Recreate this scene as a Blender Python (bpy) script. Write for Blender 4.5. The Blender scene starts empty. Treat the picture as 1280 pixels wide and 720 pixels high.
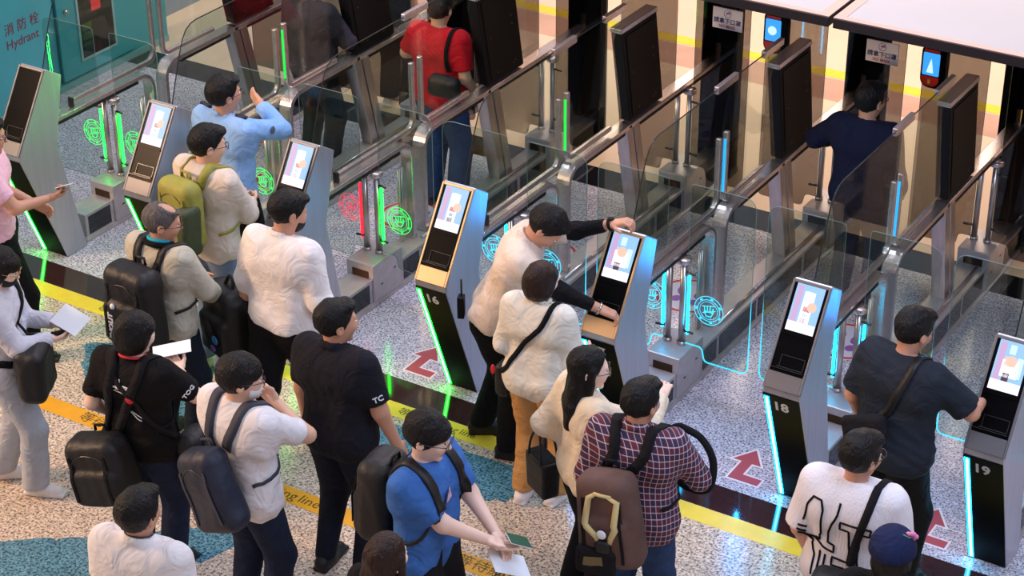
import bpy, math, random
import numpy as np
from mathutils import Vector, Matrix
random.seed(7)
PI = math.pi
SC = bpy.context.scene
COL = SC.collection
V3 = lambda *a: np.array(a, dtype=float)

# ------------------------------------------------------------------ materials
def lin(c):
    c = [x / 255.0 for x in c]
    return tuple(x / 12.92 if x <= .04045 else ((x + .055) / 1.055) ** 2.4 for x in c) + (1.0,)
MATS = {}
def base_mat(name):
    m = bpy.data.materials.new(name); m.use_nodes = True
    return m, m.node_tree, m.node_tree.nodes['Principled BSDF']
def mat(name, rgb, rough=.5, metal=0.0, var=0.0, vscale=8.0, bump=0.0, bscale=60.0, stretch=None, spec=.5, coat=0.0):
    if name in MATS: return MATS[name]
    m, nt, b = base_mat(name)
    b.inputs['Base Color'].default_value = lin(rgb)
    b.inputs['Roughness'].default_value = rough
    b.inputs['Metallic'].default_value = metal
    b.inputs['Specular IOR Level'].default_value = spec
    b.inputs['Coat Weight'].default_value = coat
    tc = nt.nodes.new('ShaderNodeTexCoord')
    mp = nt.nodes.new('ShaderNodeMapping'); nt.links.new(tc.outputs['Object'], mp.inputs[0])
    if stretch: mp.inputs['Scale'].default_value = stretch
    if var > 0:
        n = nt.nodes.new('ShaderNodeTexNoise'); n.inputs['Scale'].default_value = vscale; n.inputs['Detail'].default_value = 4
        nt.links.new(mp.outputs[0], n.inputs['Vector'])
        mr = nt.nodes.new('ShaderNodeMapRange'); mr.inputs[1].default_value = .3; mr.inputs[2].default_value = .7
        mr.inputs[3].default_value = 1 - var; mr.inputs[4].default_value = 1 + var
        nt.links.new(n.outputs['Fac'], mr.inputs[0])
        vm = nt.nodes.new('ShaderNodeVectorMath'); vm.operation = 'SCALE'
        vm.inputs[0].default_value = lin(rgb)[:3]
        nt.links.new(mr.outputs[0], vm.inputs['Scale']); nt.links.new(vm.outputs[0], b.inputs['Base Color'])
    if bump > 0:
        n2 = nt.nodes.new('ShaderNodeTexNoise'); n2.inputs['Scale'].default_value = bscale; n2.inputs['Detail'].default_value = 3
        nt.links.new(mp.outputs[0], n2.inputs['Vector'])
        bp = nt.nodes.new('ShaderNodeBump'); bp.inputs['Strength'].default_value = bump; bp.inputs['Distance'].default_value = .01
        nt.links.new(n2.outputs['Fac'], bp.inputs['Height']); nt.links.new(bp.outputs[0], b.inputs['Normal'])
    MATS[name] = m
    return m
def glow(name, rgb, strength):
    if name in MATS: return MATS[name]
    m, nt, b = base_mat(name)
    b.inputs['Base Color'].default_value = (0.02, 0.02, 0.02, 1)
    b.inputs['Emission Color'].default_value = lin(rgb); b.inputs['Emission Strength'].default_value = strength
    MATS[name] = m; return m
def glass(name, rgb=(240, 246, 246), refl=1.0, ior=1.5, rough=0.0):
    """thin sheet glass: clear transmission tinted by RGB plus fresnel reflection"""
    if name in MATS: return MATS[name]
    m = bpy.data.materials.new(name); m.use_nodes = True; nt = m.node_tree; nt.nodes.clear()
    o = nt.nodes.new('ShaderNodeOutputMaterial'); mx = nt.nodes.new('ShaderNodeMixShader')
    t = nt.nodes.new('ShaderNodeBsdfTransparent'); g = nt.nodes.new('ShaderNodeBsdfGlossy')
    t.inputs['Color'].default_value = lin(rgb); g.inputs['Roughness'].default_value = rough
    f = nt.nodes.new('ShaderNodeLayerWeight'); f.inputs['Blend'].default_value = .5
    pw = nt.nodes.new('ShaderNodeMath'); pw.operation = 'POWER'; pw.inputs[1].default_value = 5.0
    mu = nt.nodes.new('ShaderNodeMath'); mu.operation = 'MULTIPLY_ADD'; mu.inputs[1].default_value = .93 * refl; mu.inputs[2].default_value = .045 * refl
    nt.links.new(f.outputs['Facing'], pw.inputs[0]); nt.links.new(pw.outputs[0], mu.inputs[0]); nt.links.new(mu.outputs[0], mx.inputs[0])
    nt.links.new(t.outputs[0], mx.inputs[1]); nt.links.new(g.outputs[0], mx.inputs[2]); nt.links.new(mx.outputs[0], o.inputs[0])
    MATS[name] = m; return m

# ------------------------------------------------------------------ objects
def link(o, parent=None):
    COL.objects.link(o)
    if parent is not None: o.parent = parent
    return o
def tag(o, label=None, cat=None, group=None, kind=None):
    if label: o['label'] = label
    if cat: o['category'] = cat
    if group: o['group'] = group
    if kind: o['kind'] = kind
    return o
def empty(name, loc=(0, 0, 0), rz=0.0, label=None, cat=None, group=None):
    o = bpy.data.objects.new(name, None); o.empty_display_size = .1
    o.location = loc; o.rotation_euler = (0, 0, rz); COL.objects.link(o)
    return tag(o, label, cat, group)

class MB:
    """collects shapes with material indices and links them as one mesh object"""
    def __init__(s): s.v = []; s.f = []; s.m = []; s.sm = []
    def add(s, vs, fs, mi=0, smooth=False):
        n = len(s.v); s.v.extend([tuple(float(c) for c in v) for v in vs])
        for f in fs: s.f.append(tuple(int(i) + n for i in f)); s.m.append(mi); s.sm.append(smooth)
        return s
    def box(s, x0, x1, y0, y1, z0, z1, mi=0):
        vs = [(x, y, z) for z in (z0, z1) for y in (y0, y1) for x in (x0, x1)]
        return s.add(vs, [(0, 2, 3, 1), (4, 5, 7, 6), (0, 1, 5, 4), (2, 6, 7, 3), (0, 4, 6, 2), (1, 3, 7, 5)], mi)
    def hexa(s, bottom, top, mi=0):
        """bottom and top: four points each in the same order"""
        return s.add(list(bottom) + list(top), [(3, 2, 1, 0), (4, 5, 6, 7), (0, 1, 5, 4), (1, 2, 6, 5), (2, 3, 7, 6), (3, 0, 4, 7)], mi)
    def prism(s, pts, a, b, axis='x', mi=0):
        """outline PTS (pairs) extruded along an axis; x: pts are (y,z), y: pts are (x,z), z: pts are (x,y)"""
        n = len(pts)
        def P(p, t): return (t, p[0], p[1]) if axis == 'x' else ((p[0], t, p[1]) if axis == 'y' else (p[0], p[1], t))
        vs = [P(p, a) for p in pts] + [P(p, b) for p in pts]
        fs = [tuple(range(n))[::-1], tuple(range(n, 2 * n))] + [(i, (i + 1) % n, n + (i + 1) % n, n + i) for i in range(n)]
        return s.add(vs, fs, mi)
    def tube(s, pts, r, seg=10, mi=0, closed=False, cap=True):
        P = [Vector(p) for p in pts]; n = len(P)
        rs = r if isinstance(r, (list, tuple)) else [r] * n
        vs = []; prev = None
        for i in range(n):
            a = P[i - 1] if (i > 0 or closed) else P[0]; b = P[(i + 1) % n] if (i < n - 1 or closed) else P[-1]
            t = (b - a).normalized() if (b - a).length > 1e-9 else Vector((0, 0, 1))
            if prev is None:
                u = t.cross(Vector((0, 0, 1)))
                if u.length < .05: u = t.cross(Vector((0, 1, 0)))
                u.normalize()
            else:
                u = (prev - t * prev.dot(t)).normalized()
            prev = u; w = t.cross(u)
            for k in range(seg):
                c = 2 * PI * k / seg; vs.append(P[i] + (u * math.cos(c) + w * math.sin(c)) * rs[i])
        fs = []
        for i in range(n if closed else n - 1):
            j = (i + 1) % n
            for k in range(seg):
                l = (k + 1) % seg; fs.append((i * seg + k, i * seg + l, j * seg + l, j * seg + k))
        if cap and not closed: fs += [tuple(range(seg))[::-1], tuple(range((n - 1) * seg, n * seg))]
        return s.add(vs, fs, mi, True)
    def cyl(s, c, r, h, seg=24, mi=0, axis='z', r2=None):
        """cylinder from centre of its base along an axis"""
        r2 = r if r2 is None else r2
        d = {'z': Vector((0, 0, h)), 'x': Vector((h, 0, 0)), 'y': Vector((0, h, 0))}[axis]
        c = Vector(c)
        return s.tube([c, c + d], [r, r2], seg, mi)
    def sweep(s, path, w, t, x=0.0, mi=0):
        """rectangular bar, width W along x and thickness T, following PATH of (y,z) points"""
        n = len(path); vs = []
        for i in range(n):
            a = Vector(path[max(i - 1, 0)]); b = Vector(path[min(i + 1, n - 1)]); d = (b - a).normalized(); nn = Vector((-d.y, d.x))
            p = Vector(path[i])
            for sx, st in ((-1, -1), (1, -1), (1, 1), (-1, 1)):
                q = p + nn * st * t / 2; vs.append((x + sx * w / 2, q.x, q.y))
        fs = [(3, 2, 1, 0), tuple(4 * (n - 1) + k for k in range(4))]
        for i in range(n - 1):
            for k in range(4):
                l = (k + 1) % 4; fs.append((4 * i + k, 4 * i + l, 4 * i + 4 + l, 4 * i + 4 + k))
        return s.add(vs, fs, mi)
    def build(s, name, mats, parent=None, bevel=0.0, bseg=2):
        me = bpy.data.meshes.new(name); me.from_pydata(s.v, [], s.f)
        if not isinstance(mats, (list, tuple)): mats = [mats]
        for m in mats: me.materials.append(m)
        me.polygons.foreach_set('material_index', s.m); me.polygons.foreach_set('use_smooth', s.sm); me.update()
        o = link(bpy.data.objects.new(name, me), parent)
        if bevel > 0:
            b = o.modifiers.new('bevel', 'BEVEL'); b.width = bevel; b.segments = bseg; b.limit_method = 'ANGLE'; b.angle_limit = math.radians(40)
        return o
def arc(cy, cz, r, a0, a1, n=8):
    return [(cy + r * math.cos(math.radians(a0 + (a1 - a0) * i / n)), cz + r * math.sin(math.radians(a0 + (a1 - a0) * i / n))) for i in range(n + 1)]
def rpoly(pts, rads, n=5):
    """polygon with rounded corners"""
    out = []; N = len(pts)
    for i in range(N):
        p = Vector(pts[i]); a = Vector(pts[i - 1]); b = Vector(pts[(i + 1) % N]); r = rads[i] if isinstance(rads, (list, tuple)) else rads
        if r <= 0: out.append(tuple(p)); continue
        da = (a - p).normalized(); db = (b - p).normalized(); p0 = p + da * r; p1 = p + db * r
        for k in range(n + 1):
            t = k / n; out.append(tuple(p0 * (1 - t) ** 2 + p * 2 * t * (1 - t) + p1 * t * t))
    return out
def text_mesh(name, s, size, m, mtx, parent=None, align='CENTER', ext=.0008, shear=0, bold=0.0):
    """a short text turned into a mesh object, laid in the plane of matrix MTX"""
    cu = bpy.data.curves.new(name, 'FONT'); cu.body = s; cu.size = size; cu.align_x = align; cu.align_y = 'CENTER'; cu.extrude = ext; cu.offset = bold
    cu.resolution_u = 2
    t = bpy.data.objects.new(name, cu); COL.objects.link(t)
    bpy.context.view_layer.update()
    me = bpy.data.meshes.new_from_object(t.evaluated_get(bpy.context.evaluated_depsgraph_get()))
    bpy.data.objects.remove(t); me.materials.clear(); me.materials.append(m); me.transform(mtx); me.name = name
    return link(bpy.data.objects.new(name, me), parent)
def frame_mtx(o, xdir, ydir):
    x = Vector(xdir).normalized(); y = Vector(ydir).normalized(); z = x.cross(y).normalized()
    m = Matrix((x, y, z)).transposed().to_4x4(); m.translation = Vector(o); return m

STEEL = mat('brushed steel', (196, 186, 184), .28, .92, var=.12, vscale=30, stretch=(1, 1, .04), bump=.06, bscale=160)
STEELH = mat('brushed steel rail', (222, 206, 206), .25, .88, var=.10, vscale=30, stretch=(1, .05, 1), bump=.05, bscale=160)
STEELD = mat('dark steel', (96, 92, 92), .32, 1.0, var=.15, vscale=20)
POLISH = mat('polished steel', (205, 200, 196), .12, 1.0)
BOXST = mat('satin steel sheet', (196, 188, 190), .4, .55, var=.08, vscale=12)
NAVYP = mat('dark navy gloss panel', (16, 22, 34), .12, 0, var=.2, vscale=3, spec=.7)
BLACKP = mat('black gloss plastic', (7, 7, 9), .3, 0, spec=.07)
BLACKM = mat('black painted metal', (11, 10, 13), .5, 0, var=.15, vscale=5, spec=.2)
RUBBER = mat('black rubber', (14, 14, 15), .6)
CLEAR = glass('clear sheet glass', (236, 243, 240), 1.0, 1.45)
EDGEG = mat('pale green glass edge', (118, 146, 142), .3)
TINT = glass('smoky tinted glass', (186, 182, 178), 1.0, 1.45)
LED = {'g': glow('green light strip', (10, 255, 40), 16.0), 'b': glow('cyan light strip', (10, 190, 255), 16.0), 'r': glow('red light strip', (255, 20, 40), 4.0)}
LEDW = {'g': glow('bright green light core', (120, 255, 130), 14.0), 'b': glow('bright cyan light core', (140, 235, 255), 14.0)}
ICON = {'g': glow('green lit etching', (40, 255, 90), 1.5), 'b': glow('cyan lit etching', (50, 214, 255), 1.6), 'r': glow('red lit etching', (255, 60, 80), 1.1)}
# ------------------------------------------------------------------ camera
cam = bpy.data.cameras.new('camera'); camo = bpy.data.objects.new('camera', cam); COL.objects.link(camo)
camo.location = (9.824, -10.067, 7.036); camo.rotation_euler = (1.06, .005, .556)
cam.sensor_width = 36; cam.lens = 70.52; cam.shift_x = -.003; cam.shift_y = -.0019; cam.clip_end = 200
SC.camera = camo

# ------------------------------------------------------------------ floor
def granite(name, light, mid, dark, scale=70, rough=.16, hue=None, hs=.6, spec=.5):
    m, nt, b = base_mat(name)
    tc = nt.nodes.new('ShaderNodeTexCoord')
    def noise(sc, det=2, rg=.6):
        n = nt.nodes.new('ShaderNodeTexNoise'); n.inputs['Scale'].default_value = sc; n.inputs['Detail'].default_value = det; n.inputs['Roughness'].default_value = rg
        nt.links.new(tc.outputs['Object'], n.inputs['Vector']); return n
    n1 = noise(scale, 3, .7)
    r = nt.nodes.new('ShaderNodeValToRGB'); e = r.color_ramp.elements
    e[0].position = .36; e[0].color = lin(dark); e[1].position = .62; e[1].color = lin(light)
    k = e.new(.47); k.color = lin(mid); k = e.new(.53); k.color = lin(light)
    nt.links.new(n1.outputs['Fac'], r.inputs[0]); out = r.outputs[0]
    n3 = noise(scale * .28, 2)
    mr0 = nt.nodes.new('ShaderNodeMapRange'); mr0.inputs[1].default_value = .35; mr0.inputs[2].default_value = .65; mr0.inputs[3].default_value = .8; mr0.inputs[4].default_value = 1.12
    nt.links.new(n3.outputs['Fac'], mr0.inputs[0])
    vm = nt.nodes.new('ShaderNodeVectorMath'); vm.operation = 'SCALE'; nt.links.new(out, vm.inputs[0]); nt.links.new(mr0.outputs[0], vm.inputs['Scale']); out = vm.outputs[0]
    if hue:
        n2 = noise(hs, 2)
        mr = nt.nodes.new('ShaderNodeMapRange'); mr.inputs[1].default_value = .47; mr.inputs[2].default_value = .56
        nt.links.new(n2.outputs['Fac'], mr.inputs[0])
        mx = nt.nodes.new('ShaderNodeMix'); mx.data_type = 'RGBA'; mx.blend_type = 'MULTIPLY'
        nt.links.new(mr.outputs[0], mx.inputs[0]); nt.links.new(out, mx.inputs[6]); mx.inputs[7].default_value = lin(hue); out = mx.outputs[2]
    nt.links.new(out, b.inputs['Base Color']); b.inputs['Roughness'].default_value = rough; b.inputs['Specular IOR Level'].default_value = spec
    MATS[name] = m; return m
F_NEAR = granite('beige speckled granite', (226, 206, 184), (178, 160, 144), (74, 70, 76), 60, .2)
F_LANE = granite('lavender grey granite', (222, 216, 226), (172, 166, 182), (60, 64, 88), 72, .16)
F_TEAL = granite('teal shaded granite', (104, 150, 166), (62, 108, 130), (28, 60, 80), 60, .2)
F_EXIT = mat('cream polished stone', (232, 204, 176), .16, var=.05, vscale=1.5)
F_EXIT2 = mat('rosy stone band', (206, 162, 138), .16, var=.08, vscale=3)
F_BAND = mat('dark red brown polished granite', (58, 34, 36), .07, var=.25, vscale=26, spec=.8)
F_DARK = mat('near black polished granite', (26, 22, 26), .06, var=.25, vscale=26, spec=.8)
YEL = mat('yellow marking', (238, 208, 60), .35, var=.05, vscale=12)
ORA = mat('orange yellow marking', (226, 160, 30), .4, var=.06, vscale=10)
def slab(name, x0, x1, y0, y1, m, z=0.0, kind='structure'):
    o = MB().box(x0, x1, y0, y1, z - .04, z).build(name, m); return tag(o, kind=kind)
slab('floor', -6, 12, -8, -1.135, F_NEAR)
slab('floor', -6, 12, -1.135, -.885, F_BAND)
slab('floor', -6, 12, -.885, 2.27, F_LANE)
slab('floor', -6, 12, 2.27, 2.58, F_DARK)
slab('floor', -2.4, 12, 2.58, 4.75, F_EXIT)
slab('floor', -2.4, 12, 4.75, 5.2, F_EXIT2)
slab('floor', -2.4, 12, 5.2, 11, F_EXIT)
# bluish shading of the beige granite, painted as teal patches
def shade_patch(pts, m=F_TEAL, wob=.02):
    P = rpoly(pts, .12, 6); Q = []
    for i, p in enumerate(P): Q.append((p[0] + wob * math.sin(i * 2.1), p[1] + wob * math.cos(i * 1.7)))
    o = MB().prism(Q, .0002, .0012, 'z').build('floor_shade', m); tag(o, kind='structure')
shade_patch([(1.3, -4.6), (2.0, -3.72), (2.5, -3.38), (3.0, -2.98), (3.35, -2.62), (3.5, -2.75), (3.3, -3.2), (3.1, -3.6), (2.9, -4.3), (2.3, -4.9)])
shade_patch([(1.05, -1.62), (1.6, -1.34), (2.3, -1.32), (2.35, -1.9), (2.1, -2.16), (1.6, -2.14), (1.3, -1.9)])
shade_patch([(3.05, -1.36), (3.9, -1.36), (4.6, -1.36), (4.55, -1.72), (4.0, -1.85), (3.4, -1.7)])
shade_patch([(4.0, -2.44), (4.6, -2.5), (5.4, -2.3), (5.6, -2.7), (5.0, -2.9), (4.3, -2.8)])
shade_patch([(2.5, -2.42), (3.1, -2.45), (3.2, -2.6), (2.9, -2.75), (2.5, -2.6)])
# waiting lines with their writing
TXT = mat('dark printed ink', (74, 62, 18), .5)
def waiting_line(x0, x1, y0, y1, m, texts, label):
    e = empty('waiting_line', (0, 0, 0), 0, label, 'floor marking')
    MB().box(x0, x1, y0, y1, .0005, .002).build('tape', m, e)
    for s, tx, size in texts:
        for w_, dx in zip(s.split(), (-2.35, .0, 2.45)):
            text_mesh('lettering', w_, size, TXT, frame_mtx((tx + dx * size, (y0 + y1) / 2, .0022), (1, 0, 0), (0, 1, 0)), e, ext=.0003)
LINE = '等待線 Waiting line'
waiting_line(-.6, 9, -1.285, -1.14, YEL, [(LINE, 1.15, .085), (LINE, 3.72, .085), (LINE, 6.62, .085)], 'bright yellow floor line with waiting line lettering along the dark band')
waiting_line(.9, 5.6, -2.40, -2.26, ORA, [(LINE, 2.1, .11), (LINE, 3.25, .11), (LINE, 5.0, .11)], 'orange yellow floor line with waiting line lettering, nearer the bottom of the photo')
o = MB().box(-2.3, 12, 5.22, 5.38, .0005, .002).build('floor_line', YEL); tag(o, 'plain yellow line across the cream floor beyond the gates', 'floor marking')
# red bent arrows
ARW = mat('dusty red vinyl', (176, 74, 84), .4); WHT = mat('white vinyl', (236, 226, 230), .4)
def arrow(x, y, label):
    out = [(-.02, -.05), (.17, -.05), (.17, .04), (.075, .04), (.075, .22), (.14, .22), (.03, .36), (-.085, .22), (-.02, .22)]
    def orient(p): return (x + p[0] , y + p[1])
    sh = [(-.13, .0), (.07, .0), (.07, .07), (-.06, .07), (-.06, .20), (.0, .20), (-.10, .35), (-.19, .20), (-.13, .20)]
    def grow(P, g):
        cx = sum(p[0] for p in P) / len(P); n = len(P); R = []
        for i in range(n):
            a = Vector(P[i - 1]); p = Vector(P[i]); b = Vector(P[(i + 1) % n])
            d1 = (p - a).normalized(); d2 = (b - p).normalized(); n1 = Vector((d1.y, -d1.x)); n2 = Vector((d2.y, -d2.x)); m_ = (n1 + n2)
            m_ = m_ / max(m_.dot(n1), .3); R.append(tuple(p + m_ * g))
        return R
    e = empty('floor_arrow', (x, y, 0), 0, label, 'floor marking', 'bent red arrows before the gates')
    MB().prism(grow(sh, .014), .0005, .0012, 'z').build('white_border', WHT, e)
    MB().prism(sh, .0012, .002, 'z').build('arrow_shape', ARW, e)
for k, (i, lb) in enumerate(((3, 'red bent arrow on the floor left of kiosk 16'), (5, 'red bent arrow on the floor left of kiosk 18'), (6, 'red bent arrow on the floor left of kiosk 19, partly hidden by a person'))):
    arrow(i * 1.2 - .33, -.775, lb)
# round stand-here stickers in the lanes
PUR = mat('purple print', (150, 96, 170), .4); REDP = mat('red print ring', (214, 60, 66), .4); STW = mat('pale sticker', (216, 214, 226), .35)
def ring(mb, c, r0, r1, z0, z1, seg=40, mi=0, plane='xy'):
    vs = []
    for k in range(seg):
        a = 2 * PI * k / seg
        for r, z in ((r0, z0), (r1, z0), (r1, z1), (r0, z1)):
            p = (c[0] + r * math.cos(a), c[1] + r * math.sin(a))
            vs.append((p[0], p[1], z) if plane == 'xy' else (p[0], z, p[1]))
    fs = []
    for k in range(seg):
        j = (k + 1) % seg
        for q in range(4):
            w = (q + 1) % 4; fs.append((4 * k + q, 4 * k + w, 4 * j + w, 4 * j + q))
    mb.add(vs, fs, mi)
def blob(mb, cx, cy, rx, ry, ang, z0, z1, mi=0, seg=20):
    ca, sa = math.cos(ang), math.sin(ang)
    pts = [(cx + ca * rx * math.cos(t) - sa * ry * math.sin(t), cy + sa * rx * math.cos(t) + ca * ry * math.sin(t)) for t in [2 * PI * k / seg for k in range(seg)]]
    mb.prism(pts, z0, z1, 'z', mi)
for i, lb in ((0, 'first'), (1, ''), (2, ''), (3, ''), (4, ''), (5, '')):
    words_ = {0: 'round floor sticker in the lane right of the first kiosk, by the teal wall', 1: 'round floor sticker behind the raised arm of the person in light blue shirt',
              2: 'round floor sticker in the lane just left of kiosk 16', 3: 'round floor sticker in the lane behind the person leaning on kiosk 17',
              4: 'round floor sticker with purple footprints in the lane left of kiosk 18', 5: 'round floor sticker in the lane behind the person in dark T-shirt'}[i]
    cx, cy = i * 1.2 - .5, 1.1
    e = empty('floor_sticker', (cx, cy, 0), 0, words_, 'sticker')
    b = MB(); b.prism([(.25 * math.cos(2 * PI * k / 40), .25 * math.sin(2 * PI * k / 40)) for k in range(40)], .0005, .0012, 'z'); b.build('disc', STW, e)
    b = MB(); ring(b, (0, 0), .215, .24, .0012, .002); b.build('red_ring', REDP, e)
    for sx in (-1, 1):
        b = MB(); blob(b, sx * .07, .06, .045, .075, -sx * .2, .0012, .002); blob(b, sx * .065, -.075, .035, .042, 0, .0012, .002); b.build('footprint', PUR, e)

# ------------------------------------------------------------------ hydrant wall on the left
TEAL = mat('teal painted wall', (64, 158, 168), .3, var=.06, vscale=2); TEALD = mat('teal joint', (30, 92, 104), .5)
wl = MB().box(-2.25, -2.0, -6, 2.85, 0, 3.2).build('wall_left', TEAL); tag(wl, kind='structure')
b = MB().box(-2.0, -1.99, -6, 2.85, 0, .06).build('baseboard_left', mat('pale teal skirting', (120, 168, 170), .4)); tag(b, kind='structure')
for nm, dy, dz, s, sz in (('lettering', 1.08, .76, '消 防 栓', .115), ('lettering', 1.07, .63, 'Hydrant', .115)):
    o = text_mesh('wall_lettering', s, sz, mat('dark red paint', (120, 40, 58), .5), frame_mtx((-1.998, dy, dz), (0, 1, 0), (0, 0, 1)), None, ext=.0006)
    tag(o, 'dark red painted ' + ('Chinese characters' if s[0] != 'H' else 'word in Latin letters below the Chinese ones') + ' on the teal wall', 'lettering')
e = empty('hydrant_cabinet', (-2.0, 1.9, 0), 0, 'teal fire hydrant cabinet with a narrow glass window in the teal wall', 'cabinet')
MB().box(-.001, .012, -.45, .48, .08, 1.75).build('frame', TEALD, e)
MB().box(.008, .028, -.435, .465, .095, 1.73).build('door', TEAL, e, .004)
b = MB()
for (a0, a1, c0, c1) in ((-.21, .25, .21, .235), (-.21, .25, 1.22, 1.245), (-.21, -.185, .235, 1.22), (.225, .25, .235, 1.22)): b.box(.028, .04, a0, a1, c0, c1)
b.build('window_frame', mat('pale grey frame', (150, 178, 178), .4), e, .003)
MB().box(.0285, .0295, -.185, .225, .235, 1.22).build('recess', mat('cabinet dark interior', (34, 20, 26), .6), e)
b = MB()
for k in range(3): b.box(.03, .034, -.16, -.06 + k * .01, .30 + k * .09, .36 + k * .09, 0)
b.build('yellow_hose_coupling', mat('olive yellow', (150, 150, 40), .5, var=.4, vscale=40), e)
b = MB().box(.03, .034, -.17, .06, .245, .33); b.build('red_hose', mat('dull red hose', (120, 40, 44), .6, var=.3, vscale=50), e)
MB().box(.03, .036, -.02, .09, .62, .80).build('red_lamp', glow('red lamp', (255, 30, 40), 1.6), e)
MB().box(.037, .04, -.185, .225, .235, 1.22).build('window_pane', glass('cabinet pane', (210, 225, 225), 1.0), e)
MB().cyl((.026, -.34, .72), .018, .03, 16, axis='x').build('door_knob', POLISH, e)

# ------------------------------------------------------------------ barriers between the lanes
def glyph_hand(b, cx, cz, s, y0, y1):
    def bar(x0, z0, x1, z1, w):
        d = Vector((x1 - x0, z1 - z0)); n = Vector((-d.y, d.x)).normalized() * w / 2
        b.prism([(cx + s * (x0) + n.x, cz + s * z0 + n.y), (cx + s * x0 - n.x, cz + s * z0 - n.y), (cx + s * x1 - n.x, cz + s * z1 - n.y), (cx + s * x1 + n.x, cz + s * z1 + n.y)], y0, y1, 'y')
    for x in (-.3, -.1, .1, .3): bar(x, -.1, x * 1.25, .42 - abs(x) * .5, .006)
    bar(-.38, -.12, .38, -.12, .006); bar(-.38, -.12, -.2, -.5, .006); bar(.38, -.12, .2, -.5, .006); bar(-.2, -.5, .2, -.5, .006); bar(.42, .1, .3, -.3, .006)
    bar(-.55, .28, .52, .5, .005); bar(-.5, -.3, .56, .1, .005)
def flap(e, side, y, z0, z1, reach, m, col=None, icon=False, edge_lit=False, glassname='flap', lit=True):
    """swinging glass leaf hinged on a post; side +1 opens towards +x"""
    sx = side; h = .028 if side > 0 else -.128; fx = reach
    nx = .15 if side > 0 else -.215
    pts = [(h, z0 + .10), (nx, z0 + .10), (nx + sx * .02, z0), (fx, z0), (fx, z1), (h, z1)]
    out = rpoly(pts, [.004, .03, .03, .05, .09, .03])
    f = MB().prism(out, y - .005, y + .005, 'y').build(glassname, m, e)
    b = MB(); b.tube([(p[0], y, p[1]) for p in out], .0022, 6, closed=True); b.build('glass_edge', EDGEG, f)
    if col and lit:
        b = MB(); xx = h + sx * .006; b.box(min(xx, xx + sx * .014), max(xx, xx + sx * .014), y - .006, y + .006, z0 + .17, z0 + .60); b.build('hinge_light', LED[col], f)
    if edge_lit:
        zt = z0 + .78; low = [p for p in out if p[1] <= z0 + .101 or (abs(p[0] - fx) < .03 and p[1] < zt)]
        b = MB(); b.tube([(p[0], y, p[1]) for p in low] + [(fx, y, zt)], [.0045] * len(low) + [.001], 6); b.build('edge_light', ICON[col], f)
    if icon:
        cx = .19 if side > 0 else -.225; cz = .63
        b = MB()
        for r0, r1 in ((.100, .104), (.076, .080), (.062, .0645)): ring(b, (cx, cz), r0, r1, y - .0075, y - .0055, 36, plane='xz')
        for k in range(14):
            a = 2 * PI * k / 14
            if k % 2: b.prism([(cx + (.088 + q[0]) * math.cos(a) - q[1] * math.sin(a), cz + (.088 + q[0]) * math.sin(a) + q[1] * math.cos(a)) for q in ((-.005, -.009), (.005, -.009), (.005, .009), (-.005, .009))], y - .0075, y - .0055, 'y')
        glyph_hand(b, cx, cz, .085, y - .0075, y - .0055)
        b.build('etched_icon', ICON[col], f)
    return f

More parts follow.
